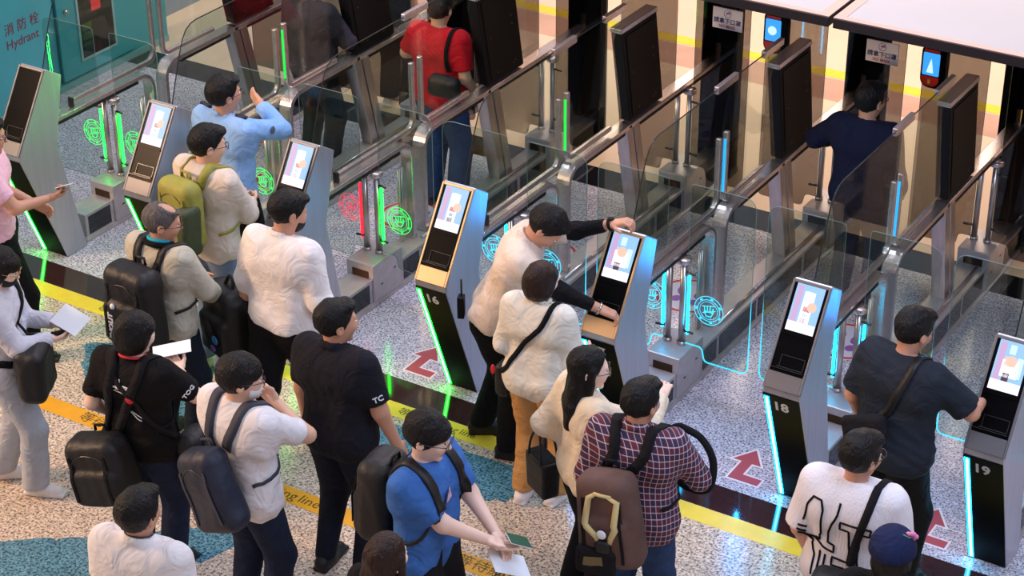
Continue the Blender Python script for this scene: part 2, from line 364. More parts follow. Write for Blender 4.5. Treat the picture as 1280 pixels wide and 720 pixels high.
def barrier(i, label, near=('g', 'g'), upr='g', edge=False, open_right=False, open_left=False):
    e = empty('gate_barrier', (i * 1.2, 0, 0), 0, label, 'gate barrier', 'steel and glass barriers between the gate lanes')
    # plinth
    b = MB(); b.box(-.13, .07, -.5, -.19, 0, .215); b.box(-.13, .07, .16, 2.2, 0, .215); b.box(-.13, .07, 2.54, 3.0, 0, .215)
    b.box(-.15, .09, -.52, 3.02, 0, .022); b.box(-.145, .085, -.515, 3.015, .022, .032)
    b.build('plinth', BOXST, e, .004)
    for (a0, a1) in ((-.47, -.23), (.19, .385), (.43, .98), (1.02, 1.73), (1.78, 2.16), (2.58, 2.95)):
        for sx in (-1, 1):
            xx = .0705 if sx > 0 else -.1305
            MB().box(xx - .001, xx + .003, a0, a1, .045, .19).build('side_panel', NAVYP, e)
    for (a0, a1) in ((.5, 1.3), (1.05, 2.15)):
        b = MB().tube([(.02, a0, .228), (.02, a1, .228)], .012, 8); b.build('top_channel', STEELH, e)
    # housings with posts
    for y0 in (-.19, 2.2):
        h = MB().box(-.15, .085, y0, y0 + .35, .03, .324).build('housing', BOXST, e, .008)
        b = MB(); b.box(.084, .0865, y0 + .08, y0 + .105, .14, .15); b.box(.084, .0865, y0 + .24, y0 + .265, .20, .21); b.build('lock_slot', RUBBER, h)
        MB().box(-.10, .04, y0 - .003, y0, .10, .27).build('service_opening', mat('bronze shadow gap', (70, 48, 30), .3, .7), h)
        py = y0 + (.19 if y0 < 0 else .18)
        for px in (-.10, 0.0):
            p = MB(); p.tube([(px, py, .324), (px, py, .93)], .021, 16); p.tube([(px, py, .324), (px, py, .345)], .029, 16); p = p.build('hinge_post', STEEL, e)
            sx = 1 if px == 0 else -1
            for z in (.43, .86): MB().tube([(px + sx * .01, py, z), (px + sx * .085, py - .01, z)], .0085, 8).build('hinge_clamp', STEELD, p)
        c = MB(); c.tube([(0, py, .925), (0, py, .93), (0, py, .958), (0, py, .962)], [.046, .05, .05, .046], 24); c.build('post_cap', STEELH, e)
    # handrail before the gap, with its arch down to the floor
    x = -.06
    pathA = [(-.62, 1.0), (.30, 1.0)] + arc(.34, .87, .13, 90, 0, 8) + [(.47, .22)]
    MB().sweep(pathA, .10, .035, x).build('handrail', STEELH, e, .006)
    MB().sweep([(-.60, .974), (.30, .974)], .104, .022, x).build('rail_insert', RUBBER, e)
    pathB = [(.62, .22), (.62, .87)] + arc(.75, .87, .13, 180, 90, 8) + [(1.50, 1.0)]
    MB().sweep(pathB, .10, .035, x).build('handrail', STEELH, e, .006)
    MB().sweep([(.80, .974), (1.40, .974)], .104, .022, x).build('rail_insert', RUBBER, e)
    pathC = [(1.46, 1.0), (2.9, 1.0)] + arc(2.93, .88, .12, 90, 0, 6) + [(3.05, .02)]
    MB().sweep(pathC, .10, .035, x).build('handrail', STEELH, e, .006)
    MB().sweep([(1.62, .974), (2.85, .974)], .104, .022, x).build('rail_insert', RUBBER, e)
    # inner tubes beneath the arch
    for yy in (.385, .415):
        MB().tube([(x - .02, yy, .22), (x - .02, yy, .80)], .014, 8).build('arch_tube', STEEL, e)
    # bent guide bars that rise beside the gap
    gA = [(-.36, 1.065), (.44, 1.065)] + arc(.47, 1.145, .08, -90, 0, 6) + [(.55, 1.56)]
    MB().sweep(gA, .034, .036, x).build('guide_bar', STEELH, e, .006)
    gC = [(.655, 1.57), (.655, 1.13)] + arc(.715, 1.125, .06, 180, 270, 6) + [(1.26, 1.065)]
    MB().sweep(gC, .034, .036, x).build('guide_bar', STEELH, e, .006)
    MB().box(x - .02, x + .02, -.38, -.36, 1.02, 1.09).build('bar_stop', RUBBER, e)
    if upr: MB().box(x - .008, x + .008, .6365 - .006, .6365 - .001, 1.14, 1.52).build('gap_light', {'g': glow('dim green strip', (20, 200, 60), 2.0), 'b': glow('dim blue strip', (20, 150, 220), 2.0)}[upr], e)
    # leaning column in two members
    for (a, w) in ((0, .085), (.10, .085)):
        b = MB(); b.hexa([(x - .05, 1.615 + a, .215), (x + .05, 1.615 + a, .215), (x + .05, 1.615 + a + w, .215), (x - .05, 1.615 + a + w, .215)],
                         [(x - .05, 1.43 + a, .985), (x + .05, 1.43 + a, .985), (x + .05, 1.43 + a + w, .985), (x - .05, 1.43 + a + w, .985)])
        b.build('column', STEEL, e, .006)
    # display housing, seen from its plain black back
    y0b, y1b, y0t, y1t, zb, zt = 1.49, 1.99, 1.345, 1.85, 1.035, 1.755
    d = MB().hexa([(x - .055, y0b, zb), (x + .035, y0b, zb), (x + .035, y1b, zb), (x - .055, y1b, zb)], [(x - .055, y0t, zt), (x + .035, y0t, zt), (x + .035, y1t, zt), (x - .055, y1t, zt)])
    d = d.build('display_housing', BLACKM, e, .006)
    tgt = lambda u, w: (y0b + (y1b - y0b) * u + (y0t - y0b) * w, zb + (zt - zb) * w)
    q = [tgt(.09, .04), tgt(.93, .04), tgt(.93, .955), tgt(.09, .955)]
    MB().prism(q, x + .035, x + .041, 'x').build('back_cover', BLACKM, d, .003)
    b = MB()
    for (u, w) in ((.2, .52), (.8, .55), (.8, .65), (.28, .1), (.72, .1), (.78, .12)):
        p = tgt(u, w); b.cyl((x + .041, p[0], p[1]), .006, .002, 10, axis='x')
    b.build('screw', STEELD, d)
    q = [tgt(.05, .03), tgt(.95, .03), tgt(.95, .97), tgt(.05, .97)]
    MB().prism(q, x - .058, x - .055, 'x').build('screen', BLACKP, d)
    MB().hexa([(x - .06, y0t - .01, zt), (x + .04, y0t - .01, zt), (x + .04, y1t + .01, zt), (x - .06, y1t + .01, zt)], [(x - .055, y0t - .012, zt + .035), (x + .035, y0t - .012, zt + .035), (x + .035, y1t + .008, zt + .035), (x - .055, y1t + .008, zt + .035)]).build('top_cap', STEELH, d, .004)
    # tall side glass with rounded front corner and clips on its top edge
    out = [(-.66, 1.02), (-.60, 1.42), (-.50, 1.70), (-.44, 1.83)] + [(-.40, 1.88), (-.345, 1.91), (-.28, 1.92), (1.45, 1.92), (1.28, 1.72), (1.44, 1.02)]
    g = MB().prism(out, x - .005, x + .005, 'x').build('side_glass', CLEAR, e)
    MB().tube([(x, p[0], p[1]) for p in out[:8]], .0042, 6).build('edge_seal', RUBBER, g)
    for (a0, a1) in ((.47, .76), (1.15, 1.44)):
        MB().box(x - .016, x + .016, a0, a1, 1.895, 1.945).build('edge_clip', STEELH, g, .004)
    out2 = [(1.83, 1.02), (1.83, 1.06), (2.02, 1.06), (1.9, 1.7), (2.95, 1.7), (2.95, 1.02)]
    # glass leaves
    L, R_ = near
    if R_: flap(e, 1, 0, .24, 1.49, .48, CLEAR, R_, True, edge)
    if L: flap(e, -1, 0, .24, 1.49, -.637, CLEAR, L, True, edge)
    flap(e, 1, 2.38, .24, 1.98, .47, TINT, None, glassname='tinted_flap'); flap(e, -1, 2.38, .24, 1.98, -.60, TINT, None, glassname='tinted_flap')
    return e
BL = ['steel gate barrier nearest the teal hydrant wall', 'steel gate barrier behind the person in light blue shirt',
      'steel gate barrier with the red lit and green lit icons', 'steel gate barrier behind the person in beige shirt leaning on kiosk 17',
      'steel gate barrier with cyan icons right of kiosk 17', 'steel gate barrier right of kiosk 18, behind the person in dark T-shirt',
      'steel gate barrier at the right edge beside kiosk 19']
barrier(0, BL[0], ('g', 'g'), None); barrier(1, BL[1], (None, 'g'), 'g'); barrier(2, BL[2], ('r', 'g'), None)
barrier(3, BL[3], ('b', 'b'), 'g', True); barrier(4, BL[4], ('b', 'b'), 'b', True); barrier(5, BL[5], ('b', 'b'), 'b', True); barrier(6, BL[6], ('b', 'b'), 'b', True)

# ------------------------------------------------------------------ kiosks
SCR = [glow('screen sky blue', (150, 196, 240), 1.17), glow('screen white', (244, 236, 250), 1.33), glow('screen peach', (250, 196, 176), 1.17), glow('screen lilac', (206, 170, 214), 1.09),
       glow('screen red', (190, 70, 76), 1.1), glow('screen dark plum', (84, 54, 70), .9), glow('screen teal', (96, 168, 172), 1.2), glow('screen light blue tile', (176, 216, 250), 1.7)]
SIDE = mat('kiosk satin steel side', (196, 196, 204), .33, .72, var=.06, vscale=40, stretch=(1, 1, .05), bump=.03, bscale=200)
FRM = {'s': mat('kiosk silver frame', (124, 122, 126), .5, .7), 'g': mat('kiosk champagne frame', (206, 172, 132), .42, .7)}
NUMM = mat('grey white numeral', (206, 206, 210), .4)
def kiosk(i, num, label, led, frame='s', on=True, style=0):
    x0, x1 = -.12, .115
    e = empty('kiosk', (i * 1.2, -.7, 0), 0, label, 'kiosk', 'self-service kiosks at the gate lanes')
    off = .7
    prof = [(-.765, 0), (-1.105, .915), (-1.10, .945), (-.765, 1.475), (-.745, 1.488), (-.60, 1.395), (-.725, .90), (-.55, 0)]
    prof = [(a + off, c) for a, c in prof]
    MB().prism(prof, x0, x1, 'x').build('casing', SIDE, e, .008)
    # frame of the leaning head
    A = Vector((-1.10 + off, .945)); B = Vector((-.755 + off, 1.482)); d = (B - A).normalized(); n = Vector((-d.y, d.x)); L = (B - A).length
    def quad(mb, xa, xb, s0, s1, t0, t1, mi=0):
        c = [A + d * s0 + n * t0, A + d * s1 + n * t0, A + d * s1 + n * t1, A + d * s0 + n * t1]
        mb.prism([tuple(q) for q in c], xa, xb, 'x', mi)
    b = MB(); quad(b, x0, x0 + .014, 0, L, 0, .014); quad(b, x1 - .014, x1, 0, L, 0, .014); quad(b, x0 + .014, x1 - .014, L - .018, L, 0, .014); quad(b, x0 + .014, x1 - .014, 0, .10, 0, .014)
    b.build('head_frame', FRM[frame], e, .003)
    b = MB(); quad(b, x0 + .014, x1 - .014, .10, L - .018, .001, .006); b.build('bezel', BLACKP, e)
    b = MB(); quad(b, x0 + .02, x1 - .02, .12, .124, .006, .03); quad(b, x0 + .05, x1 - .03, .13, .135, .006, .02); quad(b, x0 + .06, x1 - .028, .2, .204, .006, .012); quad(b, x0 + .06, x0 + .064, .13, .2, .006, .012)
    quad(b, x1 - .032, x1 - .028, .13, .2, .006, .012)
    b.build('document_reader', mat('dark grey reader', (38, 38, 42), .25), e)
    b = MB(); quad(b, x0 + .02, x1 - .02, .318, .332, .006, .016); b.build('camera_bar', BLACKP, e)
    if on:
        xa, xb, s0, s1 = x0 + .032, x1 - .032, .345, .625; w = xb - xa; h = s1 - s0
        b = MB(); quad(b, xa, xb, s0, s1, .006, .0085, 0)
        P = [(0, 1, 0, .2, 1), (.06, .26, .2, .95, 3)]
        if style == 0: P += [(.34, .72, .2, .85, 1), (.42, .62, .74, .86, 7), (.42, .66, .44, .54, 4), (.45, .6, .33, .40, 6), (.40, .62, .2, .30, 5)]
        else: P += [(.24, .80, .28, .62, 1), (.38, .58, .74, .92, 7), (.30, .66, .50, .68, 2), (.34, .56, .2, .36, 5), (.7, .9, .3, .7, 7)]
        for a0, a1, c0, c1, mi in P: quad(b, xa + w * a0, xa + w * a1, s0 + h * c0, s0 + h * c1, .0085, .0095, mi)
        # round figure
        cx, cs, r = (xa + w * .70, s0 + h * .55, .028) if style == 0 else (xa + w * .52, s0 + h * .6, .03)
        pts = [(cx + r * math.cos(2 * PI * k / 20), cs + r * math.sin(2 * PI * k / 20)) for k in range(20)]
        top = [(p[0], *(A + d * p[1] + n * .0105)) for p in pts]; bot = [(p[0], *(A + d * p[1] + n * .0085)) for p in pts]
        b.add(bot + top, [tuple(range(20, 40))[::-1], tuple(range(20))] + [(k, 20 + k, 20 + (k + 1) % 20, (k + 1) % 20) for k in range(20)], 2)
        b.build('screen', SCR, e)
    # lower front panel with number and light strip
    A2 = Vector((-.765 + off, 0)); B2 = Vector((-1.105 + off, .915)); d2 = (B2 - A2).normalized(); n2 = Vector((-d2.y, d2.x)); 
    def quad2(mb, xa, xb, s0, s1, t0, t1, mi=0):
        c = [A2 + d2 * s0 + n2 * t0, A2 + d2 * s1 + n2 * t0, A2 + d2 * s1 + n2 * t1, A2 + d2 * s0 + n2 * t1]
        mb.prism([tuple(q) for q in c], xa, xb, 'x', mi)
    b = MB(); quad2(b, x0 + .004, x1 - .006, .01, .965, 0, .006); b.build('front_panel', BLACKP, e)
    b = MB(); quad2(b, x0 + .010, x0 + .040, .02, .945, .006, .0095, 0); quad2(b, x0 + .021, x0 + .033, .025, .94, .0095, .0105, 1); b.build('light_strip', [LED[led], LEDW[led]], e)
    if num:
        c = A2 + d2 * .875 + n2 * .0062
        text_mesh('number', num, .10, NUMM, frame_mtx((x0 + .108, c.x, c.y), (1, 0, 0), (0, d2.x, d2.y)), e, ext=.0012, bold=.003)
    return e
kiosk(0, None, 'kiosk with a dark blank screen at the left edge beside the teal wall', 'g', 's', False)
kiosk(1, None, 'kiosk with lit screen behind the person with green backpack', 'g', 's')
kiosk(2, None, 'kiosk behind the person in white shirt with black trousers', 'g', 's')
kiosk(3, '16', 'kiosk numbered 16 with a green light strip', 'g', 'g')
kiosk(4, '17', 'kiosk numbered 17 that the person in beige shirt leans on', 'b', 'g', True, 1)
kiosk(5, '18', 'kiosk numbered 18 with a cyan light strip', 'b', 's')
kiosk(6, '19', 'kiosk numbered 19 with a cyan light strip at the right edge', 'b', 's', True, 1)

# ------------------------------------------------------------------ exit side: columns, signs, face cameras
RED = mat('red plastic', (206, 44, 30), .35); SIGNW = mat('white sign board', (232, 232, 244), .4); INK = mat('navy sign ink', (40, 60, 110), .5); INKR = mat('red sign ink', (206, 40, 70), .5)
ycol = 2.95
wherecol = ['beside the teal wall', 'behind the blurred dark figure', 'left of the red shirt', 'behind the black display back left of the signs', 'under the left mask sign', 'under the right mask sign behind the navy sweater', 'at the right edge']
for i in range(0, 7):
    X = i * 1.2
    if i in (3, 4, 2, 1, 5):
        e = empty('gate_column', (X, ycol, 0), 0, 'black double column of the exit frame ' + {1: 'behind the blurred dark figure', 2: 'beside the person in red shirt', 3: 'left, under the left mask sign', 4: 'behind the person in navy sweater', 5: 'at the right edge of the photo'}[i], 'column', 'black exit columns')
        MB().box(-.20, -.08, 0, .12, 0, 2.12).build('pillar', BLACKM, e, .006)
        MB().box(-.04, .10, 0, .12, 0, 2.12).build('pillar', BLACKM, e, .006)
        MB().box(-.205, .105, -.01, .13, 0, .05).build('foot', STEELD, e, .004)
        MB().box(-.08, -.04, .04, .08, 1.1, 2.12).build('web', BLACKM, e)
    if i in (3, 4):
        e = empty('mask_sign', (X + .315, 2.32, 1.605), 0, ('left' if i == 3 else 'right') + ' white no mask sign, hanging ' + ('above the left black column' if i == 3 else 'above the head of the person in navy sweater'), 'sign', 'no mask signs')
        MB().box(-.12, .12, -.012, 0, -.08, .08).build('board', SIGNW, e, .003); MB().box(-.05, .05, 0, .02, -.06, .64).build('hanger', BLACKM, e)
        text_mesh('lettering', '請拿下口罩', .044, INK, frame_mtx((.0, -.0125, -.018), (1, 0, 0), (0, 0, 1)), e, ext=.0006, bold=.0008)
        text_mesh('lettering', 'NO MASK', .030, INKR, frame_mtx((.0, -.0125, -.058), (1, 0, 0), (0, 0, 1)), e, ext=.0006, bold=.0006)
        b = MB(); ring(b, (.0, .042), .026, .030, -.0135, -.012, 28, plane='xz')
        b.prism([(-.018, .022), (-.014, .022), (.028, .072), (.024, .072)], -.0135, -.012, 'y'); b.prism([(-.012, .04), (.02, .04), (.02, .052), (.012, .058), (-.012, .052)], -.0135, -.012, 'y')
        b.build('pictogram', mat('grey violet ink', (150, 130, 170), .5), e)
        f = empty('face_camera', (X + .68, 2.32, 1.56), 0, 'black pill-shaped face camera with blue screen and red base, ' + ('left of the two' if i == 3 else 'right of the two'), 'camera unit', 'face cameras at the exit')
        out = rpoly([(-.08, -.145), (.10, -.145), (.10, .15), (-.08, .15)], [.08, .08, .03, .03], 8)
        MB().prism(out, 0, .07, 'y').build('case', BLACKP, f, .004)
        MB().box(-.0, .1, .02, .09, .15, .68).build('mast', BLACKM, f, .004)
        out = rpoly([(-.065, -.05), (.055, -.05), (.055, .115), (-.065, .115)], .008)
        MB().prism(out, -.004, 0, 'y').build('screen', glow('blue face screen', (50, 150, 235), 1.3), f)
        b = MB(); 
        if i == 3: b.prism([(-.01 + .034 * math.cos(2 * PI * k / 24), .03 + .034 * math.sin(2 * PI * k / 24)) for k in range(24)], -.006, -.004, 'y')
        else: b.prism([(-.035, -.03), (.015, -.03), (.005, .03), (-.005, .075), (-.02, .03)], -.006, -.004, 'y')
        b.build('screen_figure', glow('pale face figure', (190, 224, 246), 1.3), f)
        out = rpoly([(-.07, -.058), (.06, -.058), (.055, -.10), (.025, -.128), (-.035, -.128), (-.065, -.10)], .01)
        MB().prism(out, -.006, 0, 'y').build('red_base', RED, f)
        MB().box(-.06, .05, -.005, 0, .122, .14).build('red_top', RED, f)
        MB().box(-.018, .0, -.009, -.006, -.11, -.08).build('sensor', mat('amber sensor', (240, 190, 70), .4), f)

# roof panels above the exit
RW = mat('white roof panel', (172, 170, 176), .5, var=.02, vscale=2); RE = mat('dark roof edge', (30, 22, 28), .4); RP = mat('mauve steel trim', (150, 128, 134), .35, .5)
zr = 2.31
for k, (xa, xb, lb) in enumerate(((2.6, 5.215, 'white roof panel with dark edge above the left exit lanes'), (5.245, 9.0, 'white roof panel with dark edge above the right exit lanes'))):
    e = empty('roof_panel', ((xa + xb) / 2, 1.06, zr), 0, lb, 'roof panel'); w = (xb - xa) / 2
    MB().box(-w, w, 0, 2.3, -.065, .0).build('edge_frame', RE, e, .004)
    b = MB(); b.box(-w, w, .0, .055, 0, .008); b.box(-w, -w + .07, .055, 2.3, 0, .008); b.box(w - .07, w, .055, 2.3, 0, .008); b.build('trim', RP, e)
    MB().box(-w + .07, w - .07, .055, 2.3, 0, .006).build('top_sheet', RW, e)

# ------------------------------------------------------------------ light
w = bpy.data.worlds.new('world'); SC.world = w; w.use_nodes = True; nt = w.node_tree; bg = nt.nodes['Background']
tc = nt.nodes.new('ShaderNodeTexCoord'); sp = nt.nodes.new('ShaderNodeSeparateXYZ'); nt.links.new(tc.outputs['Generated'], sp.inputs[0])
cr = nt.nodes.new('ShaderNodeValToRGB'); e_ = cr.color_ramp.elements; e_[0].position = .0; e_[0].color = (.22, .20, .21, 1); e_[1].position = 1.0; e_[1].color = (.62, .58, .62, 1)
k_ = e_.new(.18); k_.color = (.32, .24, .24, 1); k_ = e_.new(.5); k_.color = (.33, .32, .34, 1)
nt.links.new(sp.outputs['Z'], cr.inputs[0]); nt.links.new(cr.outputs[0], bg.inputs[0]); bg.inputs[1].default_value = 1.3
def area(name, loc, target, size, power, rgb, sy=None):
    l = bpy.data.lights.new(name, 'AREA'); l.energy = power; l.color = lin(rgb)[:3]; l.size = size
    if sy: l.shape = 'RECTANGLE'; l.size_y = sy
    o = bpy.data.objects.new(name, l); COL.objects.link(o); o.location = loc
    o.rotation_euler = (Vector(target) - Vector(loc)).to_track_quat('-Z', 'Y').to_euler(); return o
area('ceiling_light', (-3.5, -6.5, 5.5), (2.2, -2.8, 0), 1.6, 760, (255, 208, 166))
area('ceiling_light', (3.5, .8, 6.5), (3.5, .6, 0), 5.0, 280, (226, 226, 250), 2.0)
area('ceiling_light', (8.5, -3.0, 5.5), (6.5, -1.5, 0), 2.0, 150, (190, 214, 255), 2.0)
area('ceiling_light', (3.6, 6.4, 4.2), (3.6, 4.6, 0), 7.0, 330, (255, 226, 198), 2.5)
for i, c, pw in ((0, 'g', 3.0), (3, 'b', 5.0), (4, 'b', 5.0), (5, 'b', 4.0)):  # added lamps without a fixture, tinting the kiosk sides green and blue
    l = bpy.data.lights.new('added_kiosk_glow', 'AREA'); l.energy = pw * .9; l.color = {'g': (.03, 1, .08), 'b': (.01, .36, 1)}[c]; l.shape = 'RECTANGLE'; l.size = .012; l.size_y = .55
    o = bpy.data.objects.new('added_kiosk_glow', l); COL.objects.link(o); o.location = (i * 1.2 + .47, -.012, 1.12)
    o.rotation_euler = (PI / 2, 0, math.radians(-157))
SC.view_settings.view_transform = 'Standard'; SC.view_settings.look = 'None'; SC.view_settings.gamma = 1; SC.view_settings.exposure = 0.0
SC.view_settings.use_curve_mapping = False
# ------------------------------------------------------------------ figures: signed distance shapes meshed with surface nets
def surface_net(fn, lo, hi, h):
    lo = np.array(lo, float); hi = np.array(hi, float)
    n = np.maximum(np.ceil((hi - lo) / h).astype(int) + 1, 4)
    ax = [lo[k] + h * np.arange(n[k]) for k in range(3)]
    G = np.stack(np.meshgrid(*ax, indexing='ij'), -1).reshape(-1, 3)
    v = fn(G).reshape(n); ins = v < 0
    c = [ins[i:n[0] - 1 + i, j:n[1] - 1 + j, k:n[2] - 1 + k] for i in (0, 1) for j in (0, 1) for k in (0, 1)]
    s = sum(x.astype(np.int8) for x in c); act = (s > 0) & (s < 8)
    idx = -np.ones(act.shape, int); cells = np.argwhere(act); idx[act] = np.arange(len(cells))
    acc = np.zeros((len(cells), 3)); cnt = np.zeros(len(cells))
    for axis in range(3):
        o = [k for k in range(3) if k != axis]
        for a in (0, 1):
            for b in (0, 1):
                d = np.zeros(3, int); d[o[0]] = a; d[o[1]] = b; e = d.copy(); e[axis] = 1
                p = cells + d; q = cells + e
                va = v[p[:, 0], p[:, 1], p[:, 2]]; vb = v[q[:, 0], q[:, 1], q[:, 2]]; cr = (va < 0) != (vb < 0)
                t = np.where(cr, va / np.where(cr, va - vb, 1), 0); pos = d[None, :].repeat(len(cells), 0).astype(float); pos[:, axis] += t
                acc[cr] += pos[cr]; cnt[cr] += 1
    V = lo + h * (cells + acc / np.maximum(cnt, 1)[:, None])
    F = []
    for axis in range(3):
        o = [(axis + 1) % 3, (axis + 2) % 3]
        sl0 = [slice(None)] * 3; sl1 = [slice(None)] * 3; sl0[axis] = slice(0, n[axis] - 1); sl1[axis] = slice(1, n[axis])
        A = ins[tuple(sl0)]; B = ins[tuple(sl1)]; E = np.argwhere(A != B)
        E = E[(E[:, o[0]] > 0) & (E[:, o[1]] > 0) & (E[:, o[0]] < n[o[0]] - 1) & (E[:, o[1]] < n[o[1]] - 1)]
        if not len(E): continue
        def cid(a, b):
            q = E.copy(); q[:, o[0]] -= a; q[:, o[1]] -= b; return idx[q[:, 0], q[:, 1], q[:, 2]]
        Q = np.stack([cid(1, 1), cid(0, 1), cid(0, 0), cid(1, 0)], 1)
        fl = ~A[E[:, 0], E[:, 1], E[:, 2]]; Q[fl] = Q[fl][:, ::-1]; F.append(Q)
    F = np.concatenate(F) if F else np.zeros((0, 4), int)
    F = F[(F >= 0).all(1)]
    return V, F
def cap(P, a, b, ra, rb=None):
    rb = ra if rb is None else rb; a = np.array(a, float); b = np.array(b, float); ba = b - a; pa = P - a
    h = np.clip(pa @ ba / max(ba @ ba, 1e-9), 0, 1); return np.linalg.norm(pa - h[:, None] * ba, axis=1) - (ra + (rb - ra) * h)
def ell(P, c, r, M=None):
    q = P - np.array(c, float)
    if M is not None: q = q @ M
    r = np.array(r, float); k0 = np.linalg.norm(q / r, axis=1); k1 = np.linalg.norm(q / (r * r), axis=1)
    return k0 * (k0 - 1) / np.maximum(k1, 1e-6)
def rbox(P, c, r, rad, M=None):
    q = P - np.array(c, float)
    if M is not None: q = q @ M
    q = np.abs(q) - (np.array(r, float) - rad)
    return np.linalg.norm(np.maximum(q, 0), axis=1) + np.minimum(q.max(1), 0) - rad
def smin(a, b, k):
    h = np.clip(.5 + .5 * (b - a) / k, 0, 1); return b * (1 - h) + a * h - k * h * (1 - h)
def smax(a, b, k): return -smin(-a, -b, k)
def U(ds, k):
    r = ds[0]
    for d in ds[1:]: r = smin(r, d, k)
    return r
def rotm(ax, deg):
    a = math.radians(deg); c, s = math.cos(a), math.sin(a)
    return np.array({'x': [[1, 0, 0], [0, c, -s], [0, s, c]], 'y': [[c, 0, s], [0, 1, 0], [-s, 0, c]], 'z': [[c, -s, 0], [s, c, 0], [0, 0, 1]]}[ax])
def unit(v): v = np.array(v, float); return v / max(np.linalg.norm(v), 1e-9)
def ik(a, w, l1, l2, pole):
    a = np.array(a, float); w = np.array(w, float); d = w - a; L = np.linalg.norm(d); mx = (l1 + l2) * .995
    if L > mx: w = a + d / L * mx; d = w - a; L = mx
    u = d / L; x = (l1 * l1 - l2 * l2 + L * L) / (2 * L); hgt = math.sqrt(max(l1 * l1 - x * x, 0)); p = np.array(pole, float); p = unit(p - u * (p @ u))
    return a + u * x + p * hgt, w
def folds(P, amp, seed, f=1.0):
    r = np.random.RandomState(seed); d = np.zeros(len(P))
    for k in range(5):
        w = r.normal(size=3); w = w / np.linalg.norm(w) * f * (16 + 15 * k * .7); w[2] *= .55
        d += np.sin(P @ w + r.uniform(0, 6) + 1.2 * np.sin(P @ (r.normal(size=3) * 9))) / (1 + .45 * k)
    z = np.abs(np.sin(P @ (r.normal(size=3) * [14, 14, 9] * f) + 1.6 * np.sin(P @ (r.normal(size=3) * 8)))) + np.abs(np.sin(P @ (r.normal(size=3) * [20, 20, 12] * f) + 1.3 * np.sin(P @ (r.normal(size=3) * 11))))
    return amp * (d * .5 + (z - 1.2) * .75)
SKIN = {'a': mat('skin light tan', (226, 178, 150), .5, var=.05, vscale=9), 'b': mat('skin tan', (204, 150, 122), .5, var=.05, vscale=9), 'c': mat('skin pale', (238, 200, 180), .5, var=.04, vscale=9)}
LIP = mat('lip colour', (178, 96, 92), .45); EYEM = mat('dark iris', (20, 14, 14), .15); EYEW = mat('eye white', (226, 220, 214), .2)
def hairmat(name, rgb, rough=.36): return mat(name, rgb, rough, var=.35, vscale=60, stretch=(1, 1, .25), bump=.9, bscale=110, spec=.3)
HAIRB = hairmat('black hair', (10, 8, 9), .5); HAIRG = hairmat('greying hair', (92, 86, 84), .5); HAIRBR = hairmat('dark brown hair', (44, 26, 20), .45); HAIRD = hairmat('soft black hair', (15, 11, 11), .5)
def raw_mesh(name, V, F, mats, midx=None, parent=None, smooth=True):
    me = bpy.data.meshes.new(name); V = np.asarray(V); F = np.asarray(F)
    me.from_pydata([tuple(map(float, p)) for p in V], [], [tuple(map(int, q)) for q in F])
    for m in (mats if isinstance(mats, (list, tuple)) else [mats]): me.materials.append(m)
    if midx is not None: me.polygons.foreach_set('material_index', np.asarray(midx, dtype=np.int32))
    me.polygons.foreach_set('use_smooth', [smooth] * len(F)); me.update()
    return link(bpy.data.objects.new(name, me), parent)
def join(parts):
    V = []; F = []; M = []; n = 0
    for v, f, m in parts:
        V.append(v); F.append(np.asarray(f) + n); M.append(np.full(len(f), m) if np.isscalar(m) else np.asarray(m)); n += len(v)
    return np.concatenate(V), np.concatenate(F), np.concatenate(M)
def quadsphere(c, r, seg=10):
    V = []; F = []
    for i in range(seg + 1):
        for k in range(seg * 2):
            t = PI * i / seg; p = PI * k / seg; V.append([c[0] + r[0] * math.sin(t) * math.cos(p), c[1] + r[1] * math.sin(t) * math.sin(p), c[2] + r[2] * math.cos(t)])
    for i in range(seg):
        for k in range(seg * 2): j = (k + 1) % (seg * 2); F.append([i * 2 * seg + k, i * 2 * seg + j, (i + 1) * 2 * seg + j, (i + 1) * 2 * seg + k])
    return np.array(V), np.array(F)

